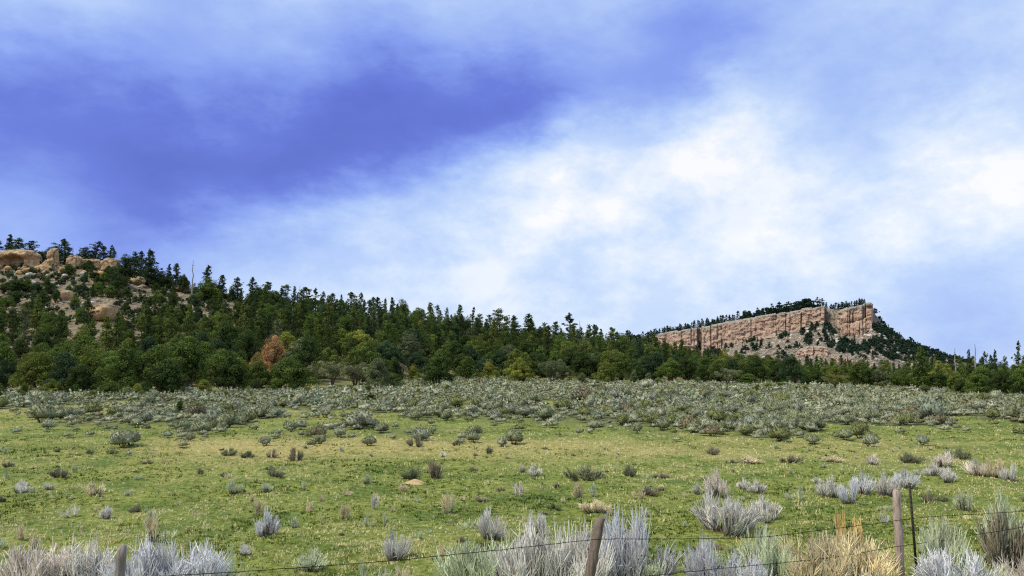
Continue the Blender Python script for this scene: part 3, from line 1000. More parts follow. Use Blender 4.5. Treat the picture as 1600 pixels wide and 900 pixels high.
# skyline trees of the left hill: px, top row, distance, kind, width in px, tone
RIDGE_TREES = [
    (-14, 372, 326, 'full', 22, 'blue-green'), (3, 366, 324, 'full', 18, 'blue-green'), (20, 372, 326, 'ragged', 26, 'dark green'), (33, 376, 326, 'ragged', 22, 'dark green'),
    (53, 391, 326, 'juniper', 16, 'dark green'), (70, 383, 326, 'juniper', 26, 'dark green'), (93, 373, 326, 'sparse', 26, 'dark green'), (99, 386, 324, 'ragged', 20, 'blue-green'),
    (111, 394, 326, 'pinyon', 12, 'dark green'), (126, 386, 327, 'ragged', 24, 'dark green'), (140, 376, 327, 'ragged', 26, 'blue-green'), (154, 384, 328, 'ragged', 16, 'blue-green'),
    (164, 383, 327, 'sparse', 14, 'blue-green'), (171, 387, 327, 'sparse', 13, 'dark green'), (190, 397, 300, 'pinyon', 30, 'dark green'), (204, 393, 322, 'ragged', 16, 'blue-green'),
    (214, 392, 322, 'sparse', 20, 'blue-green'), (231, 389, 316, 'full', 26, 'blue-green'), (222, 404, 318, 'ragged', 22, 'dark green'), (247, 421, 316, 'juniper', 18, 'dark green'), (259, 412, 318, 'full', 12, 'dark green'),
    (269, 411, 318, 'ragged', 17, 'dark green'), (277, 430, 316, 'ragged', 12, 'blue-green'), (285, 427, 316, 'juniper', 15, 'dark green'), (317, 414, 305, 'sparse', 20, 'dark green'),
    (318, 432, 296, 'juniper', 34, 'green'), (342, 429, 315, 'ragged', 18, 'dark green'), (368, 433, 315, 'ragged', 18, 'dark green'), (358, 446, 312, 'pinyon', 10, 'dark green'),
    (392, 434, 310, 'ragged', 20, 'blue-green'), (412, 440, 312, 'ragged', 22, 'dark green'), (400, 446, 306, 'juniper', 24, 'dark green'), (442, 444, 312, 'ragged', 20, 'green'), (457, 447, 314, 'full', 11, 'blue-green'), (428, 452, 310, 'juniper', 20, 'green'),
    (478, 448, 308, 'ragged', 22, 'dark green'), (491, 450, 312, 'sparse', 16, 'blue-green'), (502, 455, 310, 'ragged', 14, 'dark green'), (517, 458, 312, 'ragged', 18, 'dark green'), (532, 460, 314, 'full', 8, 'dark green'),
    (549, 456, 306, 'ragged', 20, 'dark green'), (563, 457, 312, 'sparse', 14, 'blue-green'), (590, 465, 308, 'ragged', 22, 'dark green'), (600, 465, 306, 'full', 10, 'green'), (612, 464, 310, 'full', 13, 'dark green'),
    (629, 465, 308, 'juniper', 18, 'green'), (650, 478, 300, 'juniper', 20, 'green'), (672, 473, 304, 'ragged', 16, 'grey-green'), (684, 476, 304, 'sparse', 16, 'grey-green'), (697, 480, 306, 'ragged', 10, 'green'),
    (717, 476, 300, 'full', 18, 'green'), (738, 480, 304, 'sparse', 14, 'dark green'), (748, 490, 302, 'ragged', 14, 'green'), (768, 492, 296, 'ragged', 14, 'green'), (781, 482, 296, 'ragged', 27, 'grey-green'),
    (804, 492, 292, 'full', 22, 'blue-green'), (825, 490, 288, 'full', 25, 'dark green'), (842, 512, 296, 'juniper', 20, 'green'), (856, 509, 294, 'ragged', 20, 'dark green'), (868, 503, 290, 'ragged', 17, 'dark green'),
    (891, 489, 282, 'sparse', 30, 'blue-green'), (921, 507, 300, 'ragged', 13, 'dark green'), (932, 508, 300, 'sparse', 15, 'dark green'), (907, 516, 296, 'ragged', 14, 'green'), (964, 519, 285, 'ragged', 15, 'dark green'),
    (978, 516, 285, 'sparse', 16, 'dark green'), (993, 524, 300, 'ragged', 14, 'blue-green'), (1010, 524, 270, 'ragged', 14, 'green'), (1024, 521, 262, 'sparse', 14, 'green'), (1040, 536, 255, 'ragged', 18, 'green'),
]
for px, top, Y, kind, wpx, tone in RIDGE_TREES:
    plant_px(kind, px, top, Y, tone, wpx=wpx * 1.5, group=G_RIDGE, zone='ridge')

# trees one notices at the edge of the meadow: px, top, distance, kind, width, tone, label
FRONT_TREES = [
    (103, 411, 303, 'juniper', 24, 'dark green', "dark juniper in front of the rocks just right of the sandstone pinnacle"),
    (18, 436, 268, 'juniper', 46, 'dark green', "large dark juniper against the rubble below the arch-shaped hollow"),
    (118, 444, 278, 'juniper', 26, 'dark green', "dark juniper on the rubble slope below the squat orange-tan block"),
    (80, 452, 272, 'juniper', 30, 'dark green', "dark juniper clump on the rubble below the sandstone pinnacle"),
    (139, 424, 300, 'pinyon', 22, 'dark green', "dark pinyon in front of the grey-topped rock ledge"),
    (150, 440, 285, 'juniper', 26, 'dark green', "dark juniper below the cracked brown rock face"),
    (178, 430, 285, 'pinyon', 26, 'dark green', "dark pinyon on the slope right of the cracked brown rock face"),
    (255, 558, 96, 'juniper', 74, 'dark green', "large dark rounded juniper bulging into the sagebrush left of the rust-brown tree"),
    (135, 566, 99, 'juniper', 58, 'dark green', "dark wide juniper with a shadowed base near the left end of the meadow edge"),
    (86, 590, 97, 'juniper', 36, 'olive green', "low olive juniper left of the dark wide one on the meadow edge"),
    (178, 594, 94, 'juniper', 44, 'green', "low mounded green juniper between the two big dark ones on the left"),
    (218, 598, 91, 'pinyon', 22, 'yellow-green', "small pointed yellow-green juniper just left of the largest dark rounded one"),
    (40, 612, 88, 'juniper', 20, 'green', "small round green juniper standing in sage near the left edge"),
    (3, 597, 88, 'juniper', 24, 'olive green', "green juniper cut off by the left edge at the meadow"),
    (40, 596, 100, 'pinyon', 15, 'olive green', "tiny cone of juniper behind sage near the left edge"),
    (149, 610, 86, 'pinyon', 15, 'olive green', "knee-high juniper in front of the low mounded one on the left"),
    (318, 590, 100, 'pinyon', 26, 'yellow-green', "pointed pale green juniper just right of the large dark rounded one"),
    (352, 614, 84, 'pinyon', 17, 'olive green', "small conical juniper alone in the sage below the forest"),
    (390, 606, 98, 'pinyon', 12, 'yellow-green', "thin small yellow-green juniper at the meadow edge"),
    (360, 552, 112, 'juniper', 62, 'dark green', "tall dark rounded juniper left of the rust-brown tree"),
    (432, 520, 134, 'juniper', 54, 'rust-brown', "rust-brown dead-needled pine standing out of the green forest"),
    (436, 566, 120, 'juniper', 50, 'green', "rounded green juniper standing right in front of the rust-brown tree"),
    (404, 548, 124, 'juniper', 36, 'olive-brown', "olive-brown half-dead juniper below and left of the rust-brown tree"),
    (460, 556, 116, 'juniper', 70, 'green', "broad green juniper at the forest foot below the rust-brown tree"),
    (427, 600, 108, 'juniper', 18, 'green', "small round juniper at the foot of the forest below the rust-brown tree"),
    (459, 599, 108, 'juniper', 18, 'dark green', "small dark juniper at the forest foot right of a similar green one"),
    (481, 609, 100, 'pinyon', 16, 'yellow-green', "small yellow-green juniper in the sage in front of the forest foot"),
    (520, 563, 124, 'oak', 52, 'pale olive', "pale olive flat-topped tree in the forest front"),
    (556, 566, 126, 'oak', 46, 'pale olive', "pale olive round-topped tree touching another of its kind on the right"),
    (587, 553, 122, 'pinyon', 40, 'grey-green', "grey-green layered pine at the right end of the forest bulge"),
    (611, 582, 126, 'juniper', 34, 'green', "rounded juniper at the left side of the sage clearing"),
    (576, 600, 104, 'pinyon', 18, 'olive green', "narrow olive juniper in the sage at the forest bulge"),
    (556, 612, 97, 'pinyon', 14, 'yellow-green', "tiny yellow-green juniper left of the narrow olive one"),
    (581, 620, 74, 'juniper', 17, 'dark green', "lone dark egg-shaped young juniper in the middle of the sagebrush"),
    (284, 645, 58, 'pinyon', 14, 'green', "lone knee-high green juniper in sage at the front left of the field"),
    (618, 556, 150, 'juniper', 40, 'dark green', "dark juniper behind the sage clearing"),
    (644, 568, 168, 'pinyon', 22, 'yellow-green', "yellow-green conical juniper at the back of the sage clearing"),
    (682, 549, 138, 'juniper', 56, 'dark green', "big dark layered juniper standing forward at the right of the sage clearing"),
    (730, 552, 170, 'pinyon', 34, 'green', "green conical pinyon right of the big dark layered juniper"),
    (761, 561, 172, 'pinyon', 32, 'yellow-green', "yellow-green conical pinyon at the meadow edge in the middle"),
    (700, 600, 108, 'juniper', 14, 'olive green', "low olive juniper in sage right below the big dark layered one"),
    (815, 556, 160, 'juniper', 44, 'yellow-green', "bright yellow-green bushy juniper at the meadow edge in the middle"),
    (862, 563, 158, 'oak', 38, 'grey-green', "grey-green loose bush-like tree right of the bright yellow-green one"),
    (910, 581, 156, 'juniper', 18, 'grey-green', "small grey-green juniper at the meadow edge under the tallest ridge pine"),
    (950, 562, 158, 'juniper', 36, 'olive green', "olive juniper with a pale crown at the meadow edge"),
    (991, 577, 156, 'pinyon', 15, 'grey-green', "small grey-green cone of juniper at the dark forest foot"),
    (1028, 589, 150, 'juniper', 15, 'olive green', "small olive round juniper near the pale rounded tree"),
    (1012, 582, 156, 'pinyon', 13, 'grey-green', "narrow grey-green young pine in the dark forest foot"),
    (1088, 588, 152, 'pinyon', 13, 'grey-green', "small grey-green young juniper left of the pale rounded tree"),
    (1136, 575, 150, 'oak', 34, 'pale olive', "pale olive rounded tree at the meadow edge below the long cliff"),
    (1165, 583, 152, 'juniper', 42, 'green', "low dark-footed juniper right of the pale rounded tree"),
    (1198, 596, 122, 'pinyon', 20, 'yellow-green', "yellow-green young juniper on the sage crest below the long cliff"),
    (1181, 606, 112, 'juniper', 12, 'olive green', "tiny olive juniper on the sage crest left of a larger one"),
    (1255, 602, 116, 'pinyon', 13, 'yellow-green', "small pointed yellow-green juniper alone on the sage crest"),
    (1222, 596, 134, 'juniper', 26, 'olive green', "low olive juniper on the crest between two pointed ones"),
    (1304, 584, 140, 'oak', 32, 'pale yellow-green', "yellow-green umbrella-shaped tree on the meadow edge right of centre"),
    (1440, 541, 152, 'full', 42, 'green', "big layered green fir towering at the right below the mesa slope"),
    (1412, 608, 128, 'juniper', 13, 'olive green', "small dark olive bush of juniper on the crest left of the big layered fir"),
    (1444, 600, 132, 'juniper', 20, 'grey-green', "rounded pale juniper at the foot of the big layered fir"),
    (1491, 577, 136, 'juniper', 36, 'olive green', "olive juniper below the left one of the pale dead trunks"),
    (1530, 570, 128, 'juniper', 56, 'green', "wide green juniper in the dark thicket at the right edge of the meadow"),
    (1590, 533, 150, 'sparse', 21, 'dark green', "tall gappy pine on the skyline at the far right"),
    (1553, 546, 150, 'sparse', 15, 'blue-green', "thin pine on the right skyline, second from the far right one"),
    (1540, 548, 152, 'ragged', 12, 'dark green', "slim dark pine on the right skyline beside the pale dead trunk"),
    (1514, 547, 158, 'ragged', 14, 'dark green', "dark pine on the right skyline between the two pale dead trunks"),
    (1569, 556, 146, 'ragged', 13, 'green', "short pine top on the right skyline left of the tall gappy one"),
    (1590, 566, 124, 'juniper', 50, 'green', "wide green juniper filling the right edge of the thicket"),
    (1560, 576, 122, 'juniper', 46, 'dark green', "dark low juniper thicket clump near the right edge"),
    (1500, 590, 130, 'juniper', 30, 'dark green', "dark low juniper left of the right-hand thicket"),
]
for px, top, Y, kind, wpx, tone, lab in FRONT_TREES:
    plant_px(kind, px, top, Y, tone, lab, wpx=wpx * 1.04, zone='front',
             group=G_YOUNG if FPX / Y * 3 > 0 and wpx <= 22 else G_FRONT)

# the forest that fills the slope: rows from the front to the ridge
def fill_forest():
    rng = np.random.default_rng(19)
    placed = [(t['px'], t['f']) for t in TREES]
    keepoff = [(432, 134, 30), (682, 138, 32)]
    clear = [(211, 312, 13), (283, 318, 13), (352, 322, 11), (103, float(on_ground(103, 470)[1]), 8), (161, float(on_ground(161, 500)[1]), 18)]
    fr = [0.02, .06, .11, .17, .24, .32, .41, .51, .62, .74, .86, .95]
    for k, q in enumerate(fr):
        s = -40 + rng.uniform(0, 20)
        while s < 1640:
            df = np.interp(s, S_T, T_F); dr = np.interp(s, S_T, T_D)
            if s > 1120: dr = 300
            Y = df + 4 + (dr - df - 6) * np.clip(q + rng.normal(0, .018), 0.0, 1)
            front = q < .3
            kinds = ['juniper', 'pinyon', 'ragged', 'full'] if front else ['juniper', 'pinyon', 'ragged', 'full', 'sparse']
            pr = [.74, .24, .02, .0] if q < .12 else ([.58, .32, .07, .03] if front else [.14, .33, .29, .20, .04])
            if s < 330 and q > .45: pr = [.55, .30, .09, .05, .01]
            kind = rng.choice(kinds, p=pr)
            hgt = {'juniper': 5.5, 'pinyon': 7.0, 'ragged': 8.4, 'full': 8.4, 'sparse': 8.2}[kind] * rng.uniform(.75, 1.25)
            if s < 330 and q > .45: hgt *= .75
            elif q > .7: hgt *= .86
            if s > 1040: hgt *= .86
            hgt *= np.interp(s, [0, 400, 700, 1000, 1200, 1300, 1420, 1640], [.95, 1.05, 1.1, 1.12, 1.0, .76, .80, .95])
            if s > 1040 and q > .12: hgt *= .92
            wpx = hgt / NAT_H[kind] * NAT_W[kind] * FPX / Y
            skip = False
            if s < 330 and q > .38:                      # the open rubble slope
                skip = rng.random() < np.interp(q, [.38, .6, .9], [.0, .03, .07])
                if abs(s - 158) < 17 and .42 < q < .68: skip = True
                if abs(s - 40) < 70 and q > .85: skip = True
            if 620 < s < 665 and q < .10: skip = True
            if s > 1130 and q > .55: skip = True
            for (a, b) in placed:
                if abs(a - s) < wpx * .28 and abs(b - Y) < 5: skip = True; break
            if any(abs(s - a) < w_ and Y < b + 4 and Y > b - 70 for a, b, w_ in clear): skip = True
            if any(abs(s - a) < w_ and Y < b for a, b, w_ in keepoff) and hgt > 4.2: hgt = 4.2 if s < 500 else hgt; skip = skip or s > 500
            if not skip:
                tone = rng.choice(['dark green', 'green', 'olive green', 'blue-green', 'grey-green', 'yellow-green'],
                                  p=[.28, .38, .18, .08, .06, .02] if q < .6 else [.36, .28, .08, .20, .08, .0])
                zone = 'slope' if s < 330 and q > .38 else ('forest' if s < 1040 else 'strip')
                plant(kind, ground_at(s, Y), hgt, tone, zone=zone)
                placed.append((s, Y))
            s += wpx * rng.uniform(.55, .95) * (1.25 if skip else 1)


fill_forest()

# bare dead trunks ---------------------------------------------------------------------
def snag(seed, loc, h, label, lean=0.0, nbr=7):
    rng = np.random.default_rng(seed)
    root = bpy.data.objects.new("dead_tree", None); scene.collection.objects.link(root)
    root.location = tuple(float(v) for v in loc)
    q = np.linspace(0, 1, 8)
    ax = np.stack([lean * h * q, 0 * q, h * q - .3 * (1 - q)], -1); ax[1:-1, :2] += rng.normal(0, .012 * h, (6, 2))
    V, F = tubes([ax], [h * .026 * (1 - .82 * q)], 7)
    add_obj("trunk", np_mesh("trunk", V, [F], smooth=True, mats=[DEADWOOD]), root)
    for k in range(nbr):
        t = rng.uniform(.3, .93); a = rng.uniform(0, 6.28); L = h * rng.uniform(.06, .17) * (1.2 - t)
        o = np.array([np.interp(t, q, ax[:, 0]), np.interp(t, q, ax[:, 1]), np.interp(t, q, ax[:, 2])])
        e = o + np.array([math.cos(a) * L, math.sin(a) * L, L * rng.uniform(-.1, .6)])
        V, F = tubes([np.array([o, (o + e) / 2 + [0, 0, .06 * L], e])], [[h * .007, h * .005, h * .002]], 5)
        add_obj("branch", np_mesh("branch", V, [F], smooth=True, mats=[DEADWOOD]), root)
    return tag(root, label, "dead tree", "bare dead trees")


for i, (px, top, Y, lab, lean, nb) in enumerate([
        (296, 406, 312, "straight bare dead trunk like a pole on the left ridge line", 0, 4),
        (465, 446, 314, "thin bare dead trunk among the ridge pines above the rust-brown tree", .02, 4),
        (906, 501, 296, "thin bare dead trunk just right of the tallest mid-ridge pine", 0, 8),
        (105, 386, 328, "slender bare dead stick on the ridge right of the pinnacle", 0, 3),
        (1494, 544, 150, "pale bare dead trunk with twiggy top on the right, left of its pair", -.02, 9),
        (1522, 537, 148, "pale bare dead pole on the right, taller and right one of its pair", .03, 3)]):
    p = ground_at(px, Y)
    snag(i, p, float(at_depth(px, top, Y)[2] - p[2]), lab, lean, nb)

# ------------------------------------------------------------------ trees and bushes of the mesa (small in the picture: one mesh each)
def joined_tree(name, kind, seed):
    rng = np.random.default_rng(seed)
    if kind == 'pine':
        crown, trunk = pine(seed, 9, 4.2, 9, 'ragged' if seed % 2 else 'full', leaf=.75, dens=.62)
    else:
        crown, trunk = juniper(seed, 4.4, 5, nl=26, per=24, leaf=.50)
    bpy.data.meshes.remove(trunk)
    crown.name = name
    return crown


MESA_PINE = [joined_tree("pine_tree", 'pine', 700 + i) for i in range(6)]
MESA_BUSH = [joined_tree("juniper_tree", 'bush', 800 + i) for i in range(5)]
G_RIM = "pines along the rim of the mesa"
G_TALUS = "dark trees on the rubble slope of the mesa"
MESA = []


def mesa_tree(kind, loc, h, label, group, w=None):
    mesh = (MESA_PINE if kind == 'pine' else MESA_BUSH)
    me = mesh[rngT.integers(len(mesh))]
    nat = 9.1 if kind == 'pine' else 4.7
    sc = h / nat
    o = add_obj("pine_tree" if kind == 'pine' else "juniper_tree", me, loc=loc, rz=float(rngT.uniform(0, 6.28)), scale=(sc * (w or 1), sc * (w or 1), sc))
    o.color = (*(np.array((0.028, 0.056, 0.032)) * rngT.uniform(.8, 1.2)), 1)
    px, py, f = project(np.array(loc) + np.array([0, 0, h * .6]))
    MESA.append(dict(o=o, kind=kind, px=float(px), py=float(py), f=float(f), group=group, label=label, cat='pine' if kind == 'pine' else 'juniper', hp=FPX * h / float(f), tone='dark', zone='mesa'))
    return o


def build_mesa_trees():
    rng = np.random.default_rng(3)
    s = 938.0
    while s < 1292:                                      # along the rim
        for row in range(2):
            ss = s + rng.uniform(-1.5, 1.5)
            Y = mesa_y(ss) + 6 + row * 16 + rng.uniform(0, 8)
            p = at_depth(ss, np.interp(ss, M_S, M_T) + 1.0, mesa_y(ss) + 3)
            p = np.array([p[0] * Y / p[1], Y, p[2] - .5])
            tall = np.interp(ss, [940, 1030, 1100, 1180, 1230, 1262, 1292], [7, 10, 12, 13, 15, 14, 9]) * rng.uniform(.7, 1.15)
            mesa_tree('pine' if rng.random() < .72 else 'bush', p, tall if rng.random() < .75 else tall * .65, None, G_RIM, 1.5)
        s += rng.uniform(3.6, 5.6)
    s = 1290.0
    while s < 1354:                                      # crown of the prow
        ss = s
        for row in range(2):
            Y = mesa_y(ss) + 14 + row * 18
            p = at_depth(ss, np.interp(ss, [1290, 1310, 1322, 1345, 1356], [488, 487, 482, 476, 475]), Y)
            h = np.interp(ss, [1290, 1300, 1320, 1345, 1356], [6, 11, 9.5, 8, 5]) * rng.uniform(.7, 1.15)
            mesa_tree('pine', p - np.array([0, 0, .8]), h, None, G_RIM, 1.7)
        s += rng.uniform(3.2, 4.8)
    # dark patches on the rubble slope; the larger trees are things, the crowd between them one mass
    blobs = [(1275, .10, 22, .16, 26), (1262, .30, 14, .12, 10), (1310, .36, 34, .14, 50), (1345, .42, 40, .17, 80), (1385, .45, 40, .19, 80), (1225, .06, 9, .06, 8), (1130, .12, 26, .1, 12), (1165, .04, 34, .04, 16), (1060, .05, 24, .05, 8),
             (1185, .30, 40, .15, 20), (1240, .42, 30, .12, 14), (1385, .12, 14, .10, 16), (1405, .22, 18, .14, 26), (1440, .25, 28, .22, 60), (1430, .5, 40, .17, 50), (1480, .3, 24, .25, 30), (1345, .03, 8, .03, 5), (1300, .06, 5, .06, 8), (1060, .3, 40, .2, 20)]
    crowd = []
    for c, q, ds, dq, n in blobs:
        for j in range(n):
            ss = rng.normal(c, ds * .6); qq = np.clip(rng.normal(q, dq * .6), .0, .8)
            p = talus_point(ss, qq)
            k = 'bush' if rng.random() < .6 else 'pine'
            h = rng.uniform(3.2, 6.2) * (1.15 if k == 'bush' else 1.45)
            if j < n * .22 and j < 12:
                mesa_tree(k, p - np.array([0, 0, .6]), h * 1.15, None, G_TALUS, 1.4)
            else:
                crowd.append((p - np.array([0, 0, .6]), h, rng.uniform(0, 6.28)))
    s = 1364.0
    while s < 1520:
        for row in range(3):
            p = talus_point(s + rng.uniform(-3, 3), abs(rng.normal(0, .06)) + .02)
            crowd.append((p - np.array([0, 0, .6]), rng.uniform(4, 7.5), rng.uniform(0, 6.28)))
        s += 3.0
    lib = []
    for k in range(4):
        c_, t_ = (juniper(870 + k, 4.6, 4.8, nl=13, per=13, leaf=.95) if k < 2 else juniper(870 + k, 5.4, 3.8, nl=13, per=13, leaf=.95, profile='cone'))
        v = np.zeros(len(c_.vertices) * 3, np.float32); c_.vertices.foreach_get("co", v)
        tt = np.zeros(len(c_.vertices), np.float32); c_.attributes['tint'].data.foreach_get("value", tt)
        lib.append((v.reshape(-1, 3), tt)); bpy.data.meshes.remove(c_); bpy.data.meshes.remove(t_)
    VV, TT = [], []
    for p, h, a in crowd:
        v, tt = lib[rng.integers(4)]
        k = h / 5.0
        VV.append(np.stack([(v[:, 0] * math.cos(a) - v[:, 1] * math.sin(a)) * k * 1.1 + p[0], (v[:, 0] * math.sin(a) + v[:, 1] * math.cos(a)) * k * 1.1 + p[1], v[:, 2] * k + p[2]], -1)); TT.append(np.clip(tt + rng.normal(0, .12), 0, 1))
    V = np.concatenate(VV)
    o = add_obj("distant_woodland", np_mesh("distant_woodland", V, [np.arange(len(V)).reshape(-1, 4)], tint=np.concatenate(TT), mats=[LEAF]))
    o.color = (0.030, 0.060, 0.036, 1)
    tag(o, kind='stuff')
    s = 1366.0
    while s < 1500:                                      # the falling skyline to the right of the prow
        Y = mesa_y(s) + rng.uniform(-4, 14)
        p = at_depth(s, np.interp(s, M_S, M_T) + .6, mesa_y(s) + 3)
        p = np.array([p[0] * Y / p[1], Y, p[2] - .8])
        mesa_tree('pine' if rng.random() < .5 else 'bush', p, rng.uniform(3.5, 7), None, "trees down the right shoulder of the mesa", 1.3)
        s += rng.uniform(2.2, 4)
    for s, d in ((1094.5, 0), (1093, 3), (1095.5, 6)):   # in the dark cleft
        p = at_depth(s, 549 - d * 2, mesa_y(s) - 1)
        mesa_tree('pine', p, 9, None, G_TALUS, .8)


build_mesa_trees()

# ------------------------------------------------------------------ boulders
BOULDERS = [boulder_mesh(900 + i) for i in range(7)]
STONES = {'grey-white': (0.50, 0.46, 0.42), 'pale pink': (0.48, 0.39, 0.32), 'tan': (0.42, 0.31, 0.21), 'orange': (0.48, 0.29, 0.13), 'brown-grey': (0.26, 0.21, 0.17)}
ROCKS = []


def boulder(loc, size, tone, group, label=None):
    o = add_obj("boulder", BOULDERS[rngT.integers(len(BOULDERS))], loc=loc, rz=float(rngT.uniform(0, 6.28)), scale=size / 2)
    o.color = (*(np.array(STONES[tone]) * rngT.uniform(.85, 1.15)), 1)
    px, py, f = project(np.array(loc))
    ROCKS.append(dict(o=o, px=float(px), py=float(py), f=float(f), tone=tone, group=group, label=label, cat='boulder', kind='boulder', hp=FPX * size / float(f), zone='rock'))


def build_boulders():
    rng = np.random.default_rng(77)
    g = "boulders scattered down the rubble slope of the mesa"
    for c, q, ds, dq, n, big in [(1250, .10, 26, .09, 34, 5.5), (1225, .22, 36, .1, 26, 4.5), (1290, .2, 22, .1, 18, 6), (1375, .2, 22, .12, 26, 5.5), (1405, .4, 26, .14, 22, 5), (1320, .3, 24, .1, 14, 4.5),
                                 (1150, .12, 34, .08, 14, 4), (1410, .68, 34, .07, 14, 5.5), (1215, .45, 30, .12, 12, 4.5), (1330, .15, 16, .06, 10, 5), (1010, .25, 14, .15, 8, 5), (950, .3, 8, .1, 3, 5)]:
        for _ in range(n):
            ss = rng.normal(c, ds * .7); qq = np.clip(rng.normal(q, dq * .7), .01, .85)
            p = talus_point(ss, qq)
            boulder(p, big * rng.uniform(.45, 1.25), rng.choice(['grey-white', 'pale pink', 'tan', 'brown-grey'], p=[.42, .3, .18, .1]), g)
    g = "boulders on the left hillside"
    named = [(40, 434, 300, 3.2, 'grey-white'), (22, 436, 306, 2.8, 'tan'), (46, 459, 288, 2.4, 'grey-white'), (66, 430, 300, 2.6, 'tan'), (95, 440, 300, 2.6, 'pale pink'), (122, 430, 306, 2.4, 'grey-white'),
             (130, 484, 262, 2.6, 'grey-white'), (122, 476, 270, 2.2, 'pale pink'), (150, 484, 258, 2.6, 'tan'), (140, 494, 252, 2.2, 'grey-white'), (128, 498, 250, 2.8, 'grey-white'), (85, 469, 280, 2.4, 'pale pink'),
             (210, 468, 280, 2.4, 'orange'), (214, 436, 308, 2.6, 'grey-white'), (150, 452, 290, 2.2, 'brown-grey'), (5, 428, 312, 3.0, 'orange'), (12, 445, 300, 2.4, 'grey-white'), (178, 502, 250, 2.6, 'orange')]
    for px, py, Y, sz, tone in named:
        p = ground_at(px, Y)
        boulder(p + np.array([0, 0, sz * .12]), sz, tone, g)
    for px, py, Y, sz in [(-6, 420, 312, 4.0), (44, 424, 308, 3.4), (58, 418, 314, 3.0), (98, 424, 310, 3.2), (106, 418, 314, 2.6), (131, 426, 308, 3.0), (158, 430, 308, 3.4), (186, 428, 312, 3.0), (196, 436, 308, 2.4), (30, 430, 304, 2.8), (70, 428, 304, 2.2), (224, 440, 310, 2.4), (90, 420, 316, 2.4)]:
        boulder(at_depth(px, py, Y) * np.array([1, 1, 0]) + np.array([0, 0, H1(at_depth(px, py, Y)[0], Y) + sz * .2]), sz, 'orange' if sz > 2.5 else 'tan', g)
    for _ in range(64):
        px = rng.uniform(-10, 330); Y = rng.uniform(240, 318)
        boulder(ground_at(px, Y), rng.uniform(.9, 2.2), rng.choice(['grey-white', 'pale pink', 'tan', 'brown-grey']), g)


build_boulders()


def build_scree():
    """Broken stone too small to count, on the mesa slope and on the open part of the left hill."""
    rng = np.random.default_rng(12)
    V0, F0 = ico(1)
    for name, n, lab in (("mesa_scree", 2600, 0), ("hill_scree", 1500, 1)):
        if lab == 0:
            s = rng.uniform(1000, 1470, n); q = rng.uniform(0, .85, n) ** 1.1
            P = talus_point(s, q); size = rng.uniform(.5, 1.6, n)
        else:
            px = rng.uniform(-30, 350, n); Y = rng.uniform(225, 326, n)
            P = np.stack([(px - 800) / FPX * Y, Y, 0 * Y], -1); P[:, 2] = H(P[:, 0], P[:, 1]); size = rng.uniform(.15, .6, n)
        J = V0[None] * size[:, None, None] * rng.uniform(.6, 1.3, (n, 1, 3)) * rng.uniform(.75, 1.2, (n, len(V0), 1))
        V = (P[:, None] + J).reshape(-1, 3)
        F = (np.arange(n)[:, None, None] * len(V0) + F0[None]).reshape(-1, 3)
        o = add_obj(name, np_mesh(name, V, [F], mats=[BOULDER]))
        o.color = (0.37, 0.31, 0.25, 1)
        tag(o, kind='stuff')


build_scree()


def build_hillside_brush():
    """Low grey-green scrub covering the open rubble slope on the left."""
    rng = np.random.default_rng(66)
    lib = []
    for k in range(3):
        me = sage_like = juniper(850 + k, 1.5, 2.0, nl=12, per=14, leaf=.30)
        crown, trunk = me
        v = np.zeros(len(crown.vertices) * 3, np.float32); crown.vertices.foreach_get("co", v)
        t = np.zeros(len(crown.vertices), np.float32); crown.attributes['tint'].data.foreach_get("value", t)
        lib.append((v.reshape(-1, 3), t)); bpy.data.meshes.remove(crown); bpy.data.meshes.remove(trunk)
    VV, TT = [], []
    for _ in range(700):
        px = rng.uniform(-40, 360); Y = rng.uniform(215, 326)
        if abs(px - 158) < 22 and Y < 275: continue
        x = (px - 800) / FPX * Y
        if fbm2(np.array([x / 14]), np.array([Y / 14]), 88, 3)[0] < .36: continue
        v, t = lib[rng.integers(3)]
        a = rng.uniform(0, 6.28); s_ = rng.uniform(.6, 1.55)
        VV.append(np.stack([(v[:, 0] * math.cos(a) - v[:, 1] * math.sin(a)) * s_ + x, (v[:, 0] * math.sin(a) + v[:, 1] * math.cos(a)) * s_ + Y, v[:, 2] * s_ + H1(x, Y)], -1))
        TT.append(np.clip(t + rng.normal(0, .2), 0, 1))
    V = np.concatenate(VV)
    o = add_obj("hillside_brush", np_mesh("hillside_brush", V, [np.arange(len(V)).reshape(-1, 4)], tint=np.concatenate(TT), mats=[LEAF]))
    o.color = (0.085, 0.115, 0.055, 1)
    tag(o, kind='stuff')


build_hillside_brush()

# ------------------------------------------------------------------ shrubs
def sage_material(name, from_object):
    M = Mat(name)
    if from_object: src = M.objcol()
    else:
        at = M.N.new('ShaderNodeAttribute'); at.attribute_name = 'plant'; src = at.outputs['Vector']
    sc = M.N.new('ShaderNodeVectorMath'); sc.operation = 'SCALE'
    M.L.new(src, sc.inputs[0]); M.L.new(M.maprange(M.attr('tint'), 0, 1, .38, 1.35), sc.inputs['Scale'])
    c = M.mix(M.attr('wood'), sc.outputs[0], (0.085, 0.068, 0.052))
    M.color(c)
    M.bump(M.noise(M.pos(), 26, 4, .7), .05, 1.0)
    return M.m


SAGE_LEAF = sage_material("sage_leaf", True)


def brush_material():
    """Brittle stems: brown old wood below, the plant's own pale colour on the young growth above."""
    M = Mat("brush_stem")
    t = M.maprange(M.attr('tint'), 0, 1, 0.55, 1.2)
    c = M.N.new('ShaderNodeVectorMath'); c.operation = 'SCALE'
    M.L.new(M.objcol(), c.inputs[0]); M.L.new(t, c.inputs['Scale'])
    wood = M.mix(M.attr('tint'), (0.07, 0.05, 0.04), (0.22, 0.17, 0.13))
    M.color(M.mix(M.attr('young'), wood, c.outputs[0]))
    return M.m


BRUSH = brush_material()


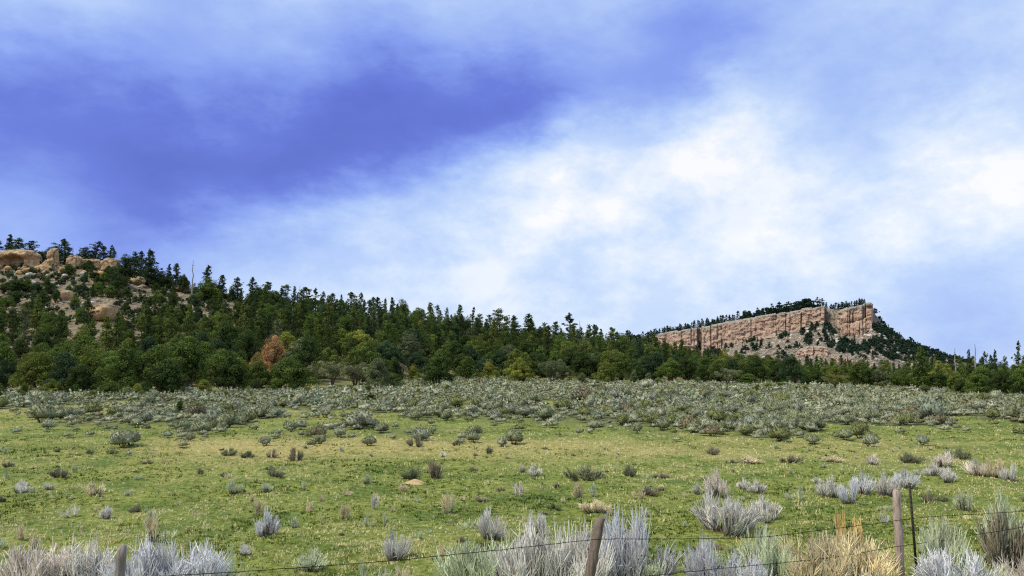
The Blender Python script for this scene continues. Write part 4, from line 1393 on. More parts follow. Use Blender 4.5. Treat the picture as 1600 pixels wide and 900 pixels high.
def brush_mesh(seed, n=260, h=.75, w=1.1, spread=1.0, twigs=3, thick=.0075, sides=3, wood=.35, upright=0.0, name="stems"):
    """A broom of thin stems in several bundles, each leaning its own way, forking on the way up. About h high and w wide."""
    rng = np.random.default_rng(seed)
    V, F, T, Yg = [], [], [], []
    base_n = 0
    nclu = max(4, n // 22)
    ca = rng.uniform(0, 6.28, nclu); cr = np.sqrt(rng.uniform(0, 1, nclu)) * .24 * w
    cl = np.clip(np.abs(rng.normal(.42, .32, nclu)) * spread, 0, 1.2)      # lean of the bundle
    ch = rng.uniform(.6, 1.1, nclu); ch[0] = 1.08; cl[0] = .1
    ct = np.clip(rng.normal(.5, .2, nclu), .1, .95)
    for i in range(n):
        c = rng.integers(nclu)
        b = np.array([math.cos(ca[c]) * cr[c], math.sin(ca[c]) * cr[c], -.03]) + np.append(rng.normal(0, .025, 2) * w, 0)
        a = ca[c] + rng.normal(0, .45)
        out = np.clip(cl[c] + rng.normal(0, .20), -.3, 1.25)
        stray = rng.random() < .07
        L = h * ch[c] * rng.uniform(.55, 1.0) * (1.12 if stray else 1) * (1 - .12 * abs(out))
        reach = (w * .5 - cr[c] * .5) * min(1.1, out * .95)
        e = b + np.array([math.cos(a) * reach, math.sin(a) * reach, L * (1 - .24 * abs(out))])
        e[:2] += rng.normal(0, .035, 2) * w
        q = np.array([0, .35, .7, 1.0])[:, None]
        mid = b + (e - b) * np.array([.62 - .25 * upright, .62 - .25 * upright, .38])
        p = (1 - q) ** 2 * b + 2 * q * (1 - q) * mid + q ** 2 * e
        p[1:3] += rng.normal(0, .012, (2, 3))
        tint = np.clip(ct[c] + rng.normal(0, .18), 0, 1)
        th = thick * rng.uniform(.8, 1.3)
        paths = [(p, th * np.array([1.15, 1.0, .85, .35]), np.array([0, .35, .7, 1.0]))]
        for k in range(twigs):
            f = rng.uniform(.35, .85)
            o = (1 - f) ** 2 * b + 2 * f * (1 - f) * mid + f ** 2 * e
            l2 = h * rng.uniform(.14, .36) * (1.1 - f * .4)
            d = (e - mid); d /= np.linalg.norm(d)
            d = d + rng.normal(0, .36, 3) + np.array([0, 0, .2]); d /= np.linalg.norm(d)
            o2 = o + d * l2
            paths.append((np.array([o, (o + o2) / 2 + rng.normal(0, .006, 3), o2]), th * np.array([.85, .8, .35]), np.array([f, f + .2, f + .4])))
        for pp, rad, yy in paths:
            v, f_ = tubes([pp], [rad], sides)
            V.append(v); F.append(f_ + base_n); base_n += len(v)
            T.append(np.full(len(v), np.clip(tint + rng.normal(0, .08), 0, 1)))
            Yg.append(np.repeat(sstep(wood * .5, wood + .22, yy), sides))
    return np_mesh(name, np.concatenate(V), [np.concatenate(F)], tint=np.concatenate(T), extra={'young': np.concatenate(Yg)}, mats=[BRUSH])


def crown_wood_mesh(seed, h=.75, w=1.1):
    """The thick crooked old branches at the foot of a shrub."""
    rng = np.random.default_rng(seed)
    paths, rad = [], []
    for k in range(9):
        a = rng.uniform(0, 6.28); L = rng.uniform(.25, .48)
        e = np.array([math.cos(a) * w * .34 * rng.uniform(.4, 1), math.sin(a) * w * .34 * rng.uniform(.4, 1), h * L])
        q = np.linspace(0, 1, 5)[:, None]
        p = np.array([rng.normal(0, .05) * w, rng.normal(0, .05) * w, -.05]) * (1 - q) + e * q
        p[1:-1] += rng.normal(0, .03, (3, 3)) * w
        paths.append(p); rad.append(np.linspace(.020, .007, 5) * (h / .75))
    V, F = tubes(paths, rad, 5)
    return np_mesh("woody_base", V, [F], smooth=True, mats=[DEADWOOD_DARK])


DEADWOOD_DARK = bark_mat("shrub_wood", (0.05, 0.04, 0.034), (0.17, 0.14, 0.12))


def sage_mesh(seed, leaves=620, h=.66, w=.78, leaf=.062, sub=None, stems=True, name="sagebrush"):
    """A low mound of small-leaved sprays: a lumpy dense canopy with sprigs standing out of it, with bare-wood brown darkening its underside."""
    rng = np.random.default_rng(seed)
    Vi, Fi = (sub or ICO3)
    V = Vi.copy()
    bumps = rng.normal(size=(11, 3)); bumps[:, 2] = np.abs(bumps[:, 2]) * .8; bumps /= np.linalg.norm(bumps, axis=1)[:, None]
    near = (Vi @ bumps.T)
    lump = np.max(near, 1)
    r = .48 + .50 * sstep(.70, 1.0, lump) + .22 * n3(Vi, 3.2, seed) + (.10 * n3(Vi, 8.0, seed + 1) if len(Vi) > 200 else 0)
    V = V * r[:, None]
    V[:, 2] = np.where(V[:, 2] < 0, V[:, 2] * .75, V[:, 2])
    P = V * np.array([w * .5, w * .5, h * .56]) + np.array([0, 0, h * .35])
    keep = (Vi[:, 2] > -.72)
    fk = keep[Fi].all(1)
    idx = -np.ones(len(P), int); used = np.unique(Fi[fk]); idx[used] = np.arange(len(used))
    Pc, Fc = P[used], idx[Fi[fk]]
    s = Soup()
    tint = np.clip(.46 + .30 * n3(Vi[used], 2.2, seed + 3) + rng.normal(0, .07, len(used)), 0, 1)
    woody = sstep(.12, -.5, Vi[used][:, 2] + .25 * n3(Vi[used], 4.0, seed + 6))  # bare-wood brown, carried up the canopy to deepen the shade underneath
    s.add(Pc, Fc, tint, 0)
    wood_all = [woody]
    if leaves:
        k = rng.integers(len(used), size=leaves)
        k = k[Vi[used][k][:, 2] > -.25]
        d = Vi[used][k]
        p = Pc[k] + rng.normal(0, .012, (len(k), 3))
        t = d * .9 + np.array([0, 0, .7]) + rng.normal(size=(len(k), 3)) * .40
        L = leaf * rng.uniform(.8, 1.9, len(k))
        Vq, Fq = rhombi(p + t * .3 * L[:, None] / 1.2, t, L, L * .5, rng)
        s.add(Vq, Fq, np.repeat(np.clip(tint[k] + rng.normal(.06, .09, len(k)), 0, 1), 4), 0)
        wood_all.append(np.zeros(len(Vq)))
        paths, rad = [], []
        for j in range(8 if stems else 0):
            a_ = rng.uniform(0, 6.28); e = np.array([math.cos(a_) * w * .30, math.sin(a_) * w * .30, h * .40])
            paths.append(np.array([[0, 0, -.04], e * np.array([.5, .5, .4]) + rng.normal(0, .015, 3), e])); rad.append([.017, .012, .006])
        if stems:
            Vt, Ft = tubes(paths, rad, 4)
            s.add(Vt, Ft, .4, 1); wood_all.append(np.ones(len(Vt)))
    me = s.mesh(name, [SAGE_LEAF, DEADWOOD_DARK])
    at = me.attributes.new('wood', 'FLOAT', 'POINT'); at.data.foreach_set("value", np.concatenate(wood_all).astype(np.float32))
    me.polygons.foreach_set("use_smooth", np.ones(len(me.polygons), bool))
    return me


PALE = {'silver-blue': (0.78, 0.78, 0.80), 'silver-white': (0.84, 0.81, 0.74), 'pale grey-green': (0.64, 0.70, 0.47), 'straw tan': (0.80, 0.69, 0.45), 'pinkish grey': (0.84, 0.75, 0.65),
        'golden straw': (0.85, 0.73, 0.45), 'orange-yellow': (0.92, 0.68, 0.28), 'dark grey-brown': (0.33, 0.29, 0.20), 'dark sage': (0.26, 0.28, 0.16)}
B_FINE = [brush_mesh(1000 + i, 170, twigs=3, thick=.009, spread=.9 + .1 * (i % 3)) for i in range(5)]
B_DENSE = [brush_mesh(1020 + i, 240, h=.9, w=1.25, twigs=4, thick=.0085, spread=.9, wood=.18) for i in range(4)]
B_MED = [brush_mesh(1040 + i, 120, twigs=3, thick=.0095, spread=1.0) for i in range(5)]
B_TALL = [brush_mesh(1060 + i, 90, h=.8, w=.62, twigs=2, thick=.008, spread=.6, upright=.5, wood=.2) for i in range(4)]
B_SPARSE = [brush_mesh(1080 + i, 60, h=.7, w=1.0, twigs=1, thick=.0075, spread=1.1, wood=.15) for i in range(4)]
B_DARK = [brush_mesh(1100 + i, 150, h=.5, w=.95, twigs=4, thick=.011, spread=1.15, wood=.5) for i in range(3)]
WOODS = [crown_wood_mesh(1200 + i) for i in range(4)]
BR = {'fine': (B_FINE, .75, 1.1), 'dense': (B_DENSE, .9, 1.25), 'med': (B_MED, .75, 1.1), 'tall': (B_TALL, .8, .62), 'sparse': (B_SPARSE, .7, 1.0), 'dark': (B_DARK, .5, .95)}
SHRUBS = []
G_FENCE = "pale brittle shrubs along the fence"
G_MEADOW = "shrubs and dry tufts scattered over the meadow"


def shrub(style, px, base, wpx, hpx, tone, label, near=False, Y=None, cat=None, name=None, rz=None, group=None):
    if Y is not None:
        p = ground_at(px, Y)
    else:
        p = on_ground(px, base)
    f = float(project(p)[2])
    meshes, h0, w0 = BR[style]
    sw = wpx / FPX * f / w0 * 1.04; sh = hpx / FPX * f / h0 * 1.02
    nm = name or {'tall': 'dry_tuft', 'sparse': 'dry_tuft', 'dark': 'dark_shrub'}.get(style, 'rabbitbrush')
    ct = cat or {'tall': 'dry tuft', 'sparse': 'dry tuft', 'dark': 'shrub'}.get(style, 'shrub')
    me = meshes[rngT.integers(len(meshes))]
    ang = float(rngT.uniform(0, 6.28)) if rz is None else rz
    root = bpy.data.objects.new(nm, None); root.empty_display_size = .2; scene.collection.objects.link(root)
    root.location = tuple(float(v) for v in p); root.rotation_euler = (0, 0, ang); root.scale = (sw, sw, sh)
    o = add_obj("stems", me, root)
    o.color = (*(np.array(PALE[tone]) * rngT.uniform(.93, 1.07)), 1)
    if style in ('fine', 'dense', 'med') or hpx > 30:
        add_obj("woody_base", WOODS[rngT.integers(len(WOODS))], root).scale = (w0 / 1.1, w0 / 1.1, h0 / .75)
    SHRUBS.append(dict(o=root, px=px, py=base, f=f, hp=hpx, tone=tone, style=style, label=label, cat=ct, group=group or (G_FENCE if near else G_MEADOW), kind=style, zone='near' if near else 'meadow'))
    return root


NEAR = [  # style, px, row of the base, width, height, tone, label
    ('dense', 72, 930, 150, 88, 'pinkish grey', "pinkish-grey broom of stems at the bottom left corner"),
    ('dense', 140, 925, 120, 80, 'silver-white', "whitish brushy clump directly left of the left fence post"),
    ('sparse', 40, 925, 70, 45, 'pale grey-green', "thin pale shoots at the very bottom left edge"),
    ('dense', 232, 928, 130, 90, 'silver-blue', "silver-blue brush clump directly right of the left fence post"),
    ('dense', 292, 925, 140, 82, 'silver-blue', "second silver-blue clump right of the left fence post"),
    ('sparse', 350, 915, 80, 66, 'pale grey-green', "loose pale green shoots at the end of the left-hand brush row"),
    ('med', 485, 893, 62, 34, 'pale grey-green', "low pale green spiky tuft touched by the wire left of centre"),
    ('fine', 619, 874, 44, 52, 'silver-white', "white-topped shrub with a dark foot just above the wire, centre left"),
    ('sparse', 580, 920, 70, 52, 'pale grey-green', "fan of bare pale shoots at the bottom edge, left of centre"),
    ('sparse', 636, 915, 60, 42, 'straw tan', "short tan shoots at the bottom edge beneath the white-topped shrub"),
    ('fine', 765, 842, 56, 52, 'silver-white', "silver shrub with dark base behind the big central brush mass"),
    ('fine', 838, 836, 40, 40, 'silver-white', "small pale fan-shaped shrub behind the central brush mass"),
    ('dense', 765, 930, 160, 92, 'pale grey-green', "grey-green left part of the big brush mass at the bottom centre"),
    ('dense', 835, 930, 150, 118, 'silver-white', "silvery stems in the middle of the bottom centre brush mass"),
    ('dense', 890, 935, 130, 120, 'silver-white', "silvery brush in front of the leaning centre post"),
    ('dense', 990, 912, 116, 124, 'silver-blue', "tall lilac-silver shrub directly right of the leaning centre post"),
    ('fine', 952, 905, 60, 108, 'silver-blue', "tall narrow silvery shrub tucked behind the leaning centre post"),
    ('med', 1045, 920, 90, 52, 'pale grey-green', "low green-grey brush at the bottom edge right of the tall lilac shrub"),
    ('dense', 1130, 833, 106, 70, 'silver-white', "wide pale silver shrub in open grass right of centre"),
    ('fine', 1198, 815, 68, 44, 'silver-white', "silver shrub attached to the right of the wide pale one"),
    ('fine', 1124, 776, 52, 48, 'pinkish grey', "upright pinkish-silver shrub behind the wide pale one"),
    ('fine', 1160, 764, 24, 20, 'silver-white', "tiny pale shrub between two larger silver ones, right of centre"),
    ('fine', 1183, 770, 32, 24, 'silver-white', "small round silver shrub right of the upright pinkish one"),
    ('sparse', 1248, 782, 36, 30, 'pale grey-green', "loose spray of pale stems between the silver shrubs"),
    ('med', 1088, 772, 18, 20, 'silver-white', "very small pale shrub left of the upright pinkish one"),
    ('fine', 1300, 776, 44, 38, 'silver-white', "left shrub of the silver row behind the right wooden post"),
    ('fine', 1326, 786, 36, 44, 'silver-blue', "front shrub of the silver row behind the right wooden post"),
    ('fine', 1348, 772, 40, 40, 'silver-blue', "roundest bluish shrub of the silver row behind the right post"),
    ('fine', 1388, 773, 44, 36, 'silver-white', "silver shrub just behind the top of the right wooden post"),
    ('fine', 1416, 762, 40, 34, 'silver-blue', "bluish shrub behind the top of the steel post"),
    ('dense', 1110, 918, 72, 82, 'silver-blue', "upright silver shoots at the bottom, left end of the right-hand brush"),
    ('dense', 1160, 930, 96, 66, 'silver-blue', "bluish brush with dark crooked wood at the bottom right of centre"),
    ('dense', 1195, 912, 96, 90, 'pale grey-green', "grey-green brush on the left shoulder of the straw-coloured mound"),
    ('dense', 1258, 915, 130, 86, 'straw tan', "pale straw left half of the wide straw-coloured bush under the wire"),
    ('dense', 1325, 915, 150, 84, 'golden straw', "golden straw-coloured bush left of the right wooden post"),
    ('tall', 1314, 884, 26, 92, 'orange-yellow', "bright orange-yellow stalks sticking up from the straw-coloured bush"),
    ('tall', 1347, 888, 56, 78, 'orange-yellow', "yellow upright stalks right of the bright orange ones"),
    ('tall', 1390, 908, 24, 50, 'orange-yellow', "orange-yellow stalks at the foot of the right wooden post"),
    ('med', 1350, 925, 130, 46, 'straw tan', "low tangled tan brush at the bottom edge below the straw bush"),
    ('dense', 1467, 898, 92, 92, 'pale grey-green', "green-topped shrub with dark twiggy foot right of the steel post"),
    ('dense', 1495, 925, 120, 70, 'silver-blue', "silvery sprawling brush at the bottom right of the steel post"),
    ('med', 1538, 925, 80, 60, 'pale grey-green', "low pale green brush between two dark-footed shrubs at bottom right"),
    ('fine', 1576, 862, 84, 102, 'pale grey-green', "pale green fan crown of the shrub at the right edge"),
    ('dark', 1578, 890, 84, 104, 'dark grey-brown', "dark woody tangled shrub at the right edge"),
    ('dense', 1590, 928, 80, 62, 'pinkish grey', "pinkish-silver stems at the bottom right corner"),
]
for st, px, base, w_, h_, tone, lab in NEAR:
    shrub(st, px, base, w_, h_, tone, lab, near=base > 790)

MID = [
    ('fine', 415, 838, 40, 50, 'silver-blue', "narrow silver-blue shrub alone in the grass left of centre", None),
    ('tall', 406, 806, 20, 30, 'straw tan', "tan tuft right behind the narrow silver-blue shrub", None),
    ('tall', 240, 846, 36, 48, 'straw tan', "tall straw-coloured tuft above the left brush row", None),
    ('sparse', 262, 842, 36, 22, 'pale grey-green', "low spray of shoots beside the tall straw tuft on the left", None),
    ('fine', 165, 811, 25, 24, 'silver-white', "small white shrub in the left meadow", None),
    ('sparse', 109, 807, 30, 24, 'silver-white', "thin whitish tuft left of the small white shrub", None),
    ('med', 150, 774, 34, 24, 'straw tan', "tan and green tuft in the left meadow", None),
    ('fine', 27, 771, 36, 22, 'silver-white', "white shrub with black foot near the left edge", None),
    ('med', 78, 766, 22, 14, 'silver-white', "little whitish tuft near the left edge", None),
    ('fine', 368, 770, 28, 27, 'pale grey-green', "round pale green shrub in the left half of the meadow", None),
    ('med', 417, 769, 24, 16, 'pale grey-green', "low pale tuft right of the round pale green shrub", None),
    ('tall', 540, 811, 22, 27, 'straw tan', "tan tuft with a dark foot left of centre", None),
    ('tall', 586, 796, 14, 25, 'silver-white', "narrow white tuft left of centre", None),
    ('tall', 700, 802, 28, 34, 'straw tan', "pale straw tuft in the centre of the meadow", None),
    ('sparse', 572, 822, 22, 22, 'pale grey-green', "few green shoots below the narrow white tuft", None),
    ('sparse', 604, 822, 18, 26, 'pale grey-green', "bare thin shoots in grass left of the white-topped shrub", None),
    ('dark', 935, 800, 52, 24, 'straw tan', "wide low tan shrub behind the leaning centre post", None),
    ('dark', 916, 750, 68, 26, 'dark sage', "large dark green-grey mound of sage in the open meadow", None),
    ('med', 682, 747, 38, 34, 'dark grey-brown', "bushy olive shrub standing beside the small dirt mound", None),
    ('med', 640, 747, 44, 18, 'dark sage', "low shrubs left of the bushy one by the dirt mound", None),
    ('med', 572, 756, 18, 18, 'pale grey-green', "pale shrub left of the dirt mound", None),
    ('dark', 463, 720, 24, 25, 'dark grey-brown', "dark two-toned upright shrub at the edge of the sage, left of centre", None),
    ('dark', 424, 714, 20, 16, 'straw tan', "tan shrub left of the dark upright one", None),
    ('dark', 432, 745, 24, 16, 'dark sage', "dark low shrub below the dark upright one", None),
    ('dark', 356, 711, 22, 14, 'dark sage', "dark twin shrub at the left end of a short row", None),
    ('dark', 384, 715, 24, 12, 'dark sage', "dark shrub in a short row left of the tan one", None),
    ('dark', 95, 745, 26, 18, 'dark grey-brown', "dark broken shrub in the left meadow", None),
    ('dark', 90, 706, 10, 9, 'dark grey-brown', "black dot of a shrub high in the left meadow", None),
    ('dark', 141, 709, 16, 9, 'dark sage', "little dark shrub, left of two above the left meadow", None),
    ('dark', 176, 709, 17, 9, 'dark sage', "little dark shrub, right of two above the left meadow", None),
    ('dark', 230, 725, 18, 7, 'dark grey-brown', "flat dark twigs in the left half of the meadow", None),
    ('dark', 15, 729, 18, 10, 'dark grey-brown', "dark shrub close to the left edge in mid meadow", None),
    ('dark', 212, 800, 18, 14, 'dark grey-brown', "small black-footed shrub in the left meadow", None),
    ('dark', 313, 741, 10, 12, 'dark grey-brown', "small dark spike of a shrub, left half", None),
    ('dark', 348, 744, 12, 8, 'dark grey-brown', "small black shrub right of the dark spike", None),
    ('dark', 985, 744, 26, 22, 'dark sage', "dark shrub right of the large dark mound", None),
    ('dark', 1035, 747, 28, 10, 'dark grey-brown', "flat dark shrub further right of the large dark mound", None),
    ('med', 838, 744, 26, 18, 'silver-white', "pale shrub left of the large dark mound", None),
    ('med', 816, 738, 14, 14, 'silver-white', "smaller pale shrub left of another pale one, centre", None),
    ('tall', 810, 776, 24, 22, 'pinkish grey', "pinkish tuft in the centre of the meadow", None),
    ('tall', 903, 778, 26, 26, 'straw tan', "straw tuft below the large dark mound", None),
    ('tall', 930, 776, 22, 22, 'pale grey-green', "green-tinged tuft right of the straw one below the dark mound", None),
    ('dark', 1012, 773, 28, 16, 'dark grey-brown', "dark low shrub in the centre right meadow", None),
    ('dark', 870, 762, 11, 12, 'dark grey-brown', "small blackish shrub under the large dark mound", None),
    ('dark', 648, 697, 27, 18, 'dark grey-brown', "solitary dark round shrub in dry grass just below the sage field", None),
    ('dark', 712, 696, 14, 10, 'dark sage', "little olive shrub right of the solitary dark round one", None),
    ('med', 764, 709, 16, 14, 'dark sage', "small green-grey shrub in dry grass, centre", None),
    ('dark', 1115, 710, 26, 14, 'dark grey-brown', "dark brown shrub in the row below the sage, right of centre", None),
    ('med', 1160, 724, 60, 12, 'straw tan', "long low row of tan brush across the meadow right of centre", None),
    ('dark', 1235, 722, 34, 12, 'dark grey-brown', "dark low brush at the right end of the long tan row", None),
    ('fine', 1366, 726, 28, 18, 'pinkish grey', "pinkish shrub alone below the sage on the right", None),
    ('med', 1300, 722, 44, 11, 'straw tan', "tan low brush between the dark low brush and the pinkish shrub", None),
    ('fine', 1458, 744, 36, 24, 'silver-white', "pale shrub behind and right of the steel post", None),
    ('fine', 1480, 752, 32, 26, 'silver-white', "silver shrub right of the pale one beyond the steel post", None),
    ('med', 1472, 730, 44, 28, 'pinkish grey', "brownish-pink shrub above the silver pair at right", None),
    ('fine', 1528, 744, 46, 32, 'pinkish grey', "broad pinkish shrub in the clump near the right edge", None),
    ('fine', 1556, 746, 40, 34, 'straw tan', "tan shrub in the clump near the right edge", None),
    ('fine', 1578, 752, 30, 34, 'silver-white', "white shrub at the right end of the clump near the edge", None),
    ('dark', 1420, 722, 36, 18, 'dark sage', "dark sage below the field near the right", None),
    ('dark', 1500, 716, 36, 20, 'dark sage', "dark olive sage above the pinkish clump at right", None),
    ('med', 1508, 797, 34, 32, 'pale grey-green', "leafy pale shrub with dark foot in the grass at right", None),
    ('dark', 1450, 785, 22, 20, 'dark grey-brown', "small brown-footed shrub right of the steel post", None),
    ('tall', 1208, 812, 14, 22, 'straw tan', "thin straw shoots in the grass right of the wide pale shrub", None),
    ('sparse', 1382, 818, 18, 30, 'silver-white', "spray of white shoots just left of the right wooden post", None),
    ('sparse', 40, 842, 40, 30, 'straw tan', "bare crooked twigs low in the left meadow", None),
]
for st, px, base, w_, h_, tone, lab, Y in MID:
    shrub(st, px, base, w_, h_, tone, lab)


def scatter_tufts():
    """Further small tufts the photograph shows all over the grass."""
    rng = np.random.default_rng(31)
    n = 0
    while n < 150:
        px = rng.uniform(-10, 1610); base = 700 + 170 * rng.random() ** 1.5
        if min(abs(px - t['px']) / max(t['hp'], 10) + abs(base - t['py']) / 14 for t in SHRUBS) < 1.0: continue
        k = np.interp(base, [700, 870], [.75, 1.7])
        st = rng.choice(['tall', 'sparse', 'med', 'dark'], p=[.26, .38, .24, .12])
        tone = {'tall': ['straw tan', 'pale grey-green'], 'sparse': ['pale grey-green', 'straw tan'], 'med': ['pale grey-green', 'silver-white', 'straw tan'], 'dark': ['dark sage', 'dark grey-brown']}[st]
        h = rng.uniform(5, 12) * k
        shrub(st, px, base, h * rng.uniform(.9, 1.8) * (1.2 if st == 'dark' else 1), h * (.7 if st == 'dark' else 1), str(rng.choice(tone)), None)
        n += 1


scatter_tufts()

# ------------------------------------------------------------------ the sagebrush field
SAGE_TONES = {'grey-green': (0.300, 0.325, 0.190), 'silvery': (0.420, 0.430, 0.290), 'olive': (0.230, 0.250, 0.100), 'brownish': (0.260, 0.225, 0.135), 'bluish grey': (0.310, 0.345, 0.245)}
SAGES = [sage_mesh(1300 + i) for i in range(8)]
SAGE_ITEMS = []


def build_sage():
    rng = np.random.default_rng(55)
    pts = []
    r0 = 33.0
    while r0 < 190:
        step = np.interp(r0, [33, 60, 120, 190], [.62, .70, 1.0, 1.5])
        n = int(2 * r0 * .70 / step)
        s = rng.uniform(-30, 1630, n)
        y = r0 + rng.uniform(0, step, n)
        x = (s - 800) / FPX * y
        keep = rng.random(n) < sage_cover(x, y) * np.interp(y, [35, 60, 120], [.55, .60, .70])
        # a few strays
        keep |= (rng.random(n) < .045) & (y < 85)
        for a, b in zip(x[keep], y[keep]): pts.append((a, b))
        r0 += step
    P = np.array(pts)
    z = H(P[:, 0], P[:, 1])
    dens = fbm2(P[:, 0] / 9, P[:, 1] / 14, 71, 2)
    size = np.exp(rng.normal(-.04, .28, len(P))) * (0.78 + .4 * dens) * np.interp(P[:, 1], [35, 60, 120, 190], [.70, .82, .98, 1.08])
    app = size / P[:, 1]
    order = np.argsort(-app)
    tones = list(SAGE_TONES)
    toneid = rng.choice(len(tones), len(P), p=[.40, .24, .14, .07, .15])
    col = np.array([SAGE_TONES[t] for t in tones])
    big = order[:300]; rest = order[300:]
    for i in big:
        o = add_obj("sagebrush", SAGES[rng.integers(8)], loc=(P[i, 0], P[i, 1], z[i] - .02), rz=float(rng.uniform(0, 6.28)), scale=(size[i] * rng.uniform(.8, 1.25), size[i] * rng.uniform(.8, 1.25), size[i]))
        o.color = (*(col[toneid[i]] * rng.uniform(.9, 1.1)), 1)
        px, py, f = project(np.array([P[i, 0], P[i, 1], z[i] + .25]))
        SAGE_ITEMS.append(dict(o=o, px=float(px), py=float(py), f=float(f), hp=FPX * size[i] * .55 / float(f), tone=tones[toneid[i]], kind='sage', cat='sagebrush', zone='sage', label=None, group="sagebrush mounds of the grey-green field"))
    # the rest of the field: nobody could count it
    ICO1 = ico(1)
    lib = [sage_mesh(1400 + k, leaves=nl_, leaf=lf_, sub=sb, stems=False) for k, (sb, nl_, lf_) in enumerate([(ICO2, 74, .12)] * 6 + [(ICO1, 26, .19)] * 6)]
    data = []
    for me in lib:
        v = np.zeros(len(me.vertices) * 3, np.float32); me.vertices.foreach_get("co", v); v = v.reshape(-1, 3)
        t = np.zeros(len(v), np.float32); me.attributes['tint'].data.foreach_get("value", t)
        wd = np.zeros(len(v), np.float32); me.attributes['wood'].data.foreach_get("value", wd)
        f = np.array([q_ for p in me.polygons for q_ in ([p.vertices[:]] if len(p.vertices) == 3 else [(p.vertices[0], p.vertices[1], p.vertices[2]), (p.vertices[0], p.vertices[2], p.vertices[3])])])
        data.append((v, t, wd, f))
    for me in lib: bpy.data.meshes.remove(me)
    VV, TT, CC, WW, FF, n = [], [], [], [], [], 0
    for i in rest:
        v, t, wd, f = data[(0 if P[i, 1] < 62 else 6) + rng.integers(6)]
        a = rng.uniform(0, 6.28); ca, sa = math.cos(a), math.sin(a)
        w1 = size[i] * rng.uniform(.8, 1.25)
        x_ = (v[:, 0] * ca - v[:, 1] * sa) * w1 + P[i, 0]; y_ = (v[:, 0] * sa + v[:, 1] * ca) * w1 + P[i, 1]
        VV.append(np.stack([x_, y_, v[:, 2] * size[i] * .74 + z[i]], -1)); TT.append(t); WW.append(wd); FF.append(f + n); n += len(v)
        CC.append(np.repeat((col[toneid[i]] * rng.uniform(.85, 1.15))[None], len(v), 0))
    V = np.concatenate(VV); C = np.concatenate(CC)
    F = np.concatenate(FF)
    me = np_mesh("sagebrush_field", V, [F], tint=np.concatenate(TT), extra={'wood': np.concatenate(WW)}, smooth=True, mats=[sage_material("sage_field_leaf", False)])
    a = me.attributes.new("plant", 'FLOAT_VECTOR', 'POINT'); a.data.foreach_set("vector", C.astype(np.float32).ravel())
    tag(add_obj("sagebrush_field", me), kind='stuff')
    scene["sage_note"] = f"{len(P)} {len(F)}"


build_sage()

# ------------------------------------------------------------------ meadow grass
def grass_material():
    M = Mat("meadow_grass")
    at = M.N.new('ShaderNodeAttribute'); at.attribute_name = 'plant'
    M.color(at.outputs['Vector']); M.translucent(at.outputs['Vector'], .3)
    return M.m


def build_grass():
    rng = np.random.default_rng(91)
    N_ = 66000
    # even spread over the picture rather than over the ground, so that near grass is dense
    s = rng.uniform(-60, 1660, N_)
    inv = rng.uniform(1 / 62.0, 1 / 11.0, N_)
    y = 1 / inv
    x = (s - 800) / FPX * y
    cover = sage_cover(x, y)
    n_ = fbm2(x / .9, y / 1.3, 83, 4)
    keep = (cover < .35) & (rng.random(N_) < .35 + 1.0 * sstep(.38, .6, n_))
    x, y, n_ = x[keep], y[keep], n_[keep]
    z = H(x, y)
    K = len(x)
    blades = 6
    size = rng.uniform(.6, 1.5, K) * np.interp(y, [11, 30, 62], [.038, .055, .075])
    tall = rng.random(K) < .035
    size = np.where(tall, size * 1.8, size)
    tuss = (rng.random(K) < .10) & ~tall & (n_ > .5)
    size = np.where(tuss, size * 1.8, size)
    sel = fbm2(x / 2.4, y / 2.0, 87, 4) + rng.normal(0, .13, K)
    dryb = 0.16 * np.exp(-((y - 33) / 6) ** 2) * sstep(150, 420, 800 + FPX * x / y)
    sel = sel + dryb
    pal = np.array([(0.035, 0.066, 0.010), (0.110, 0.160, 0.026), (0.212, 0.248, 0.054), (0.40, 0.405, 0.155), (0.68, 0.61, 0.32)])
    ci = np.clip(np.digitize(sel, [.34, .45, .54, .62]), 0, 4)
    ci = np.where(tall, 4, ci)
    C = pal[ci] * rng.uniform(.85, 1.15, (K, 1))
    a = rng.uniform(0, 6.28, (K, blades)); ln = rng.uniform(.2, 1.1, (K, blades)) * np.where(tall, .5, 1.0)[:, None]
    rad = rng.uniform(0, .8, (K, blades)) * size[:, None] * 1.6
    a2 = rng.uniform(0, 6.28, (K, blades))
    bx = x[:, None] + np.cos(a2) * rad; by = y[:, None] + np.sin(a2) * rad
    hh = size[:, None] * rng.uniform(.5, 1.1, (K, blades))
    wd = np.interp(y, [11, 62], [.010, .030])[:, None] * rng.uniform(.7, 1.3, (K, blades))
    zz = np.broadcast_to(z[:, None], bx.shape) - .012
    tx, ty = -np.sin(a) * wd, np.cos(a) * wd
    v0 = np.stack([bx - tx, by - ty, zz], -1); v1 = np.stack([bx + tx, by + ty, zz], -1)
    tipx = bx + np.cos(a) * hh * ln; tipy = by + np.sin(a) * hh * ln
    v2 = np.stack([tipx, tipy, zz + hh], -1)
    V = np.stack([v0, v1, v2], 2).reshape(-1, 3)
    F = np.arange(len(V)).reshape(-1, 3)
    CC = np.repeat(np.repeat(C[:, None], blades, 1)[:, :, None], 3, 2).reshape(-1, 3)
    me = np_mesh("meadow_grass", V, [F], mats=[grass_material()])
    at = me.attributes.new("plant", 'FLOAT_VECTOR', 'POINT'); at.data.foreach_set("vector", CC.astype(np.float32).ravel())
    tag(add_obj("meadow_grass", me), kind='stuff')


build_grass()


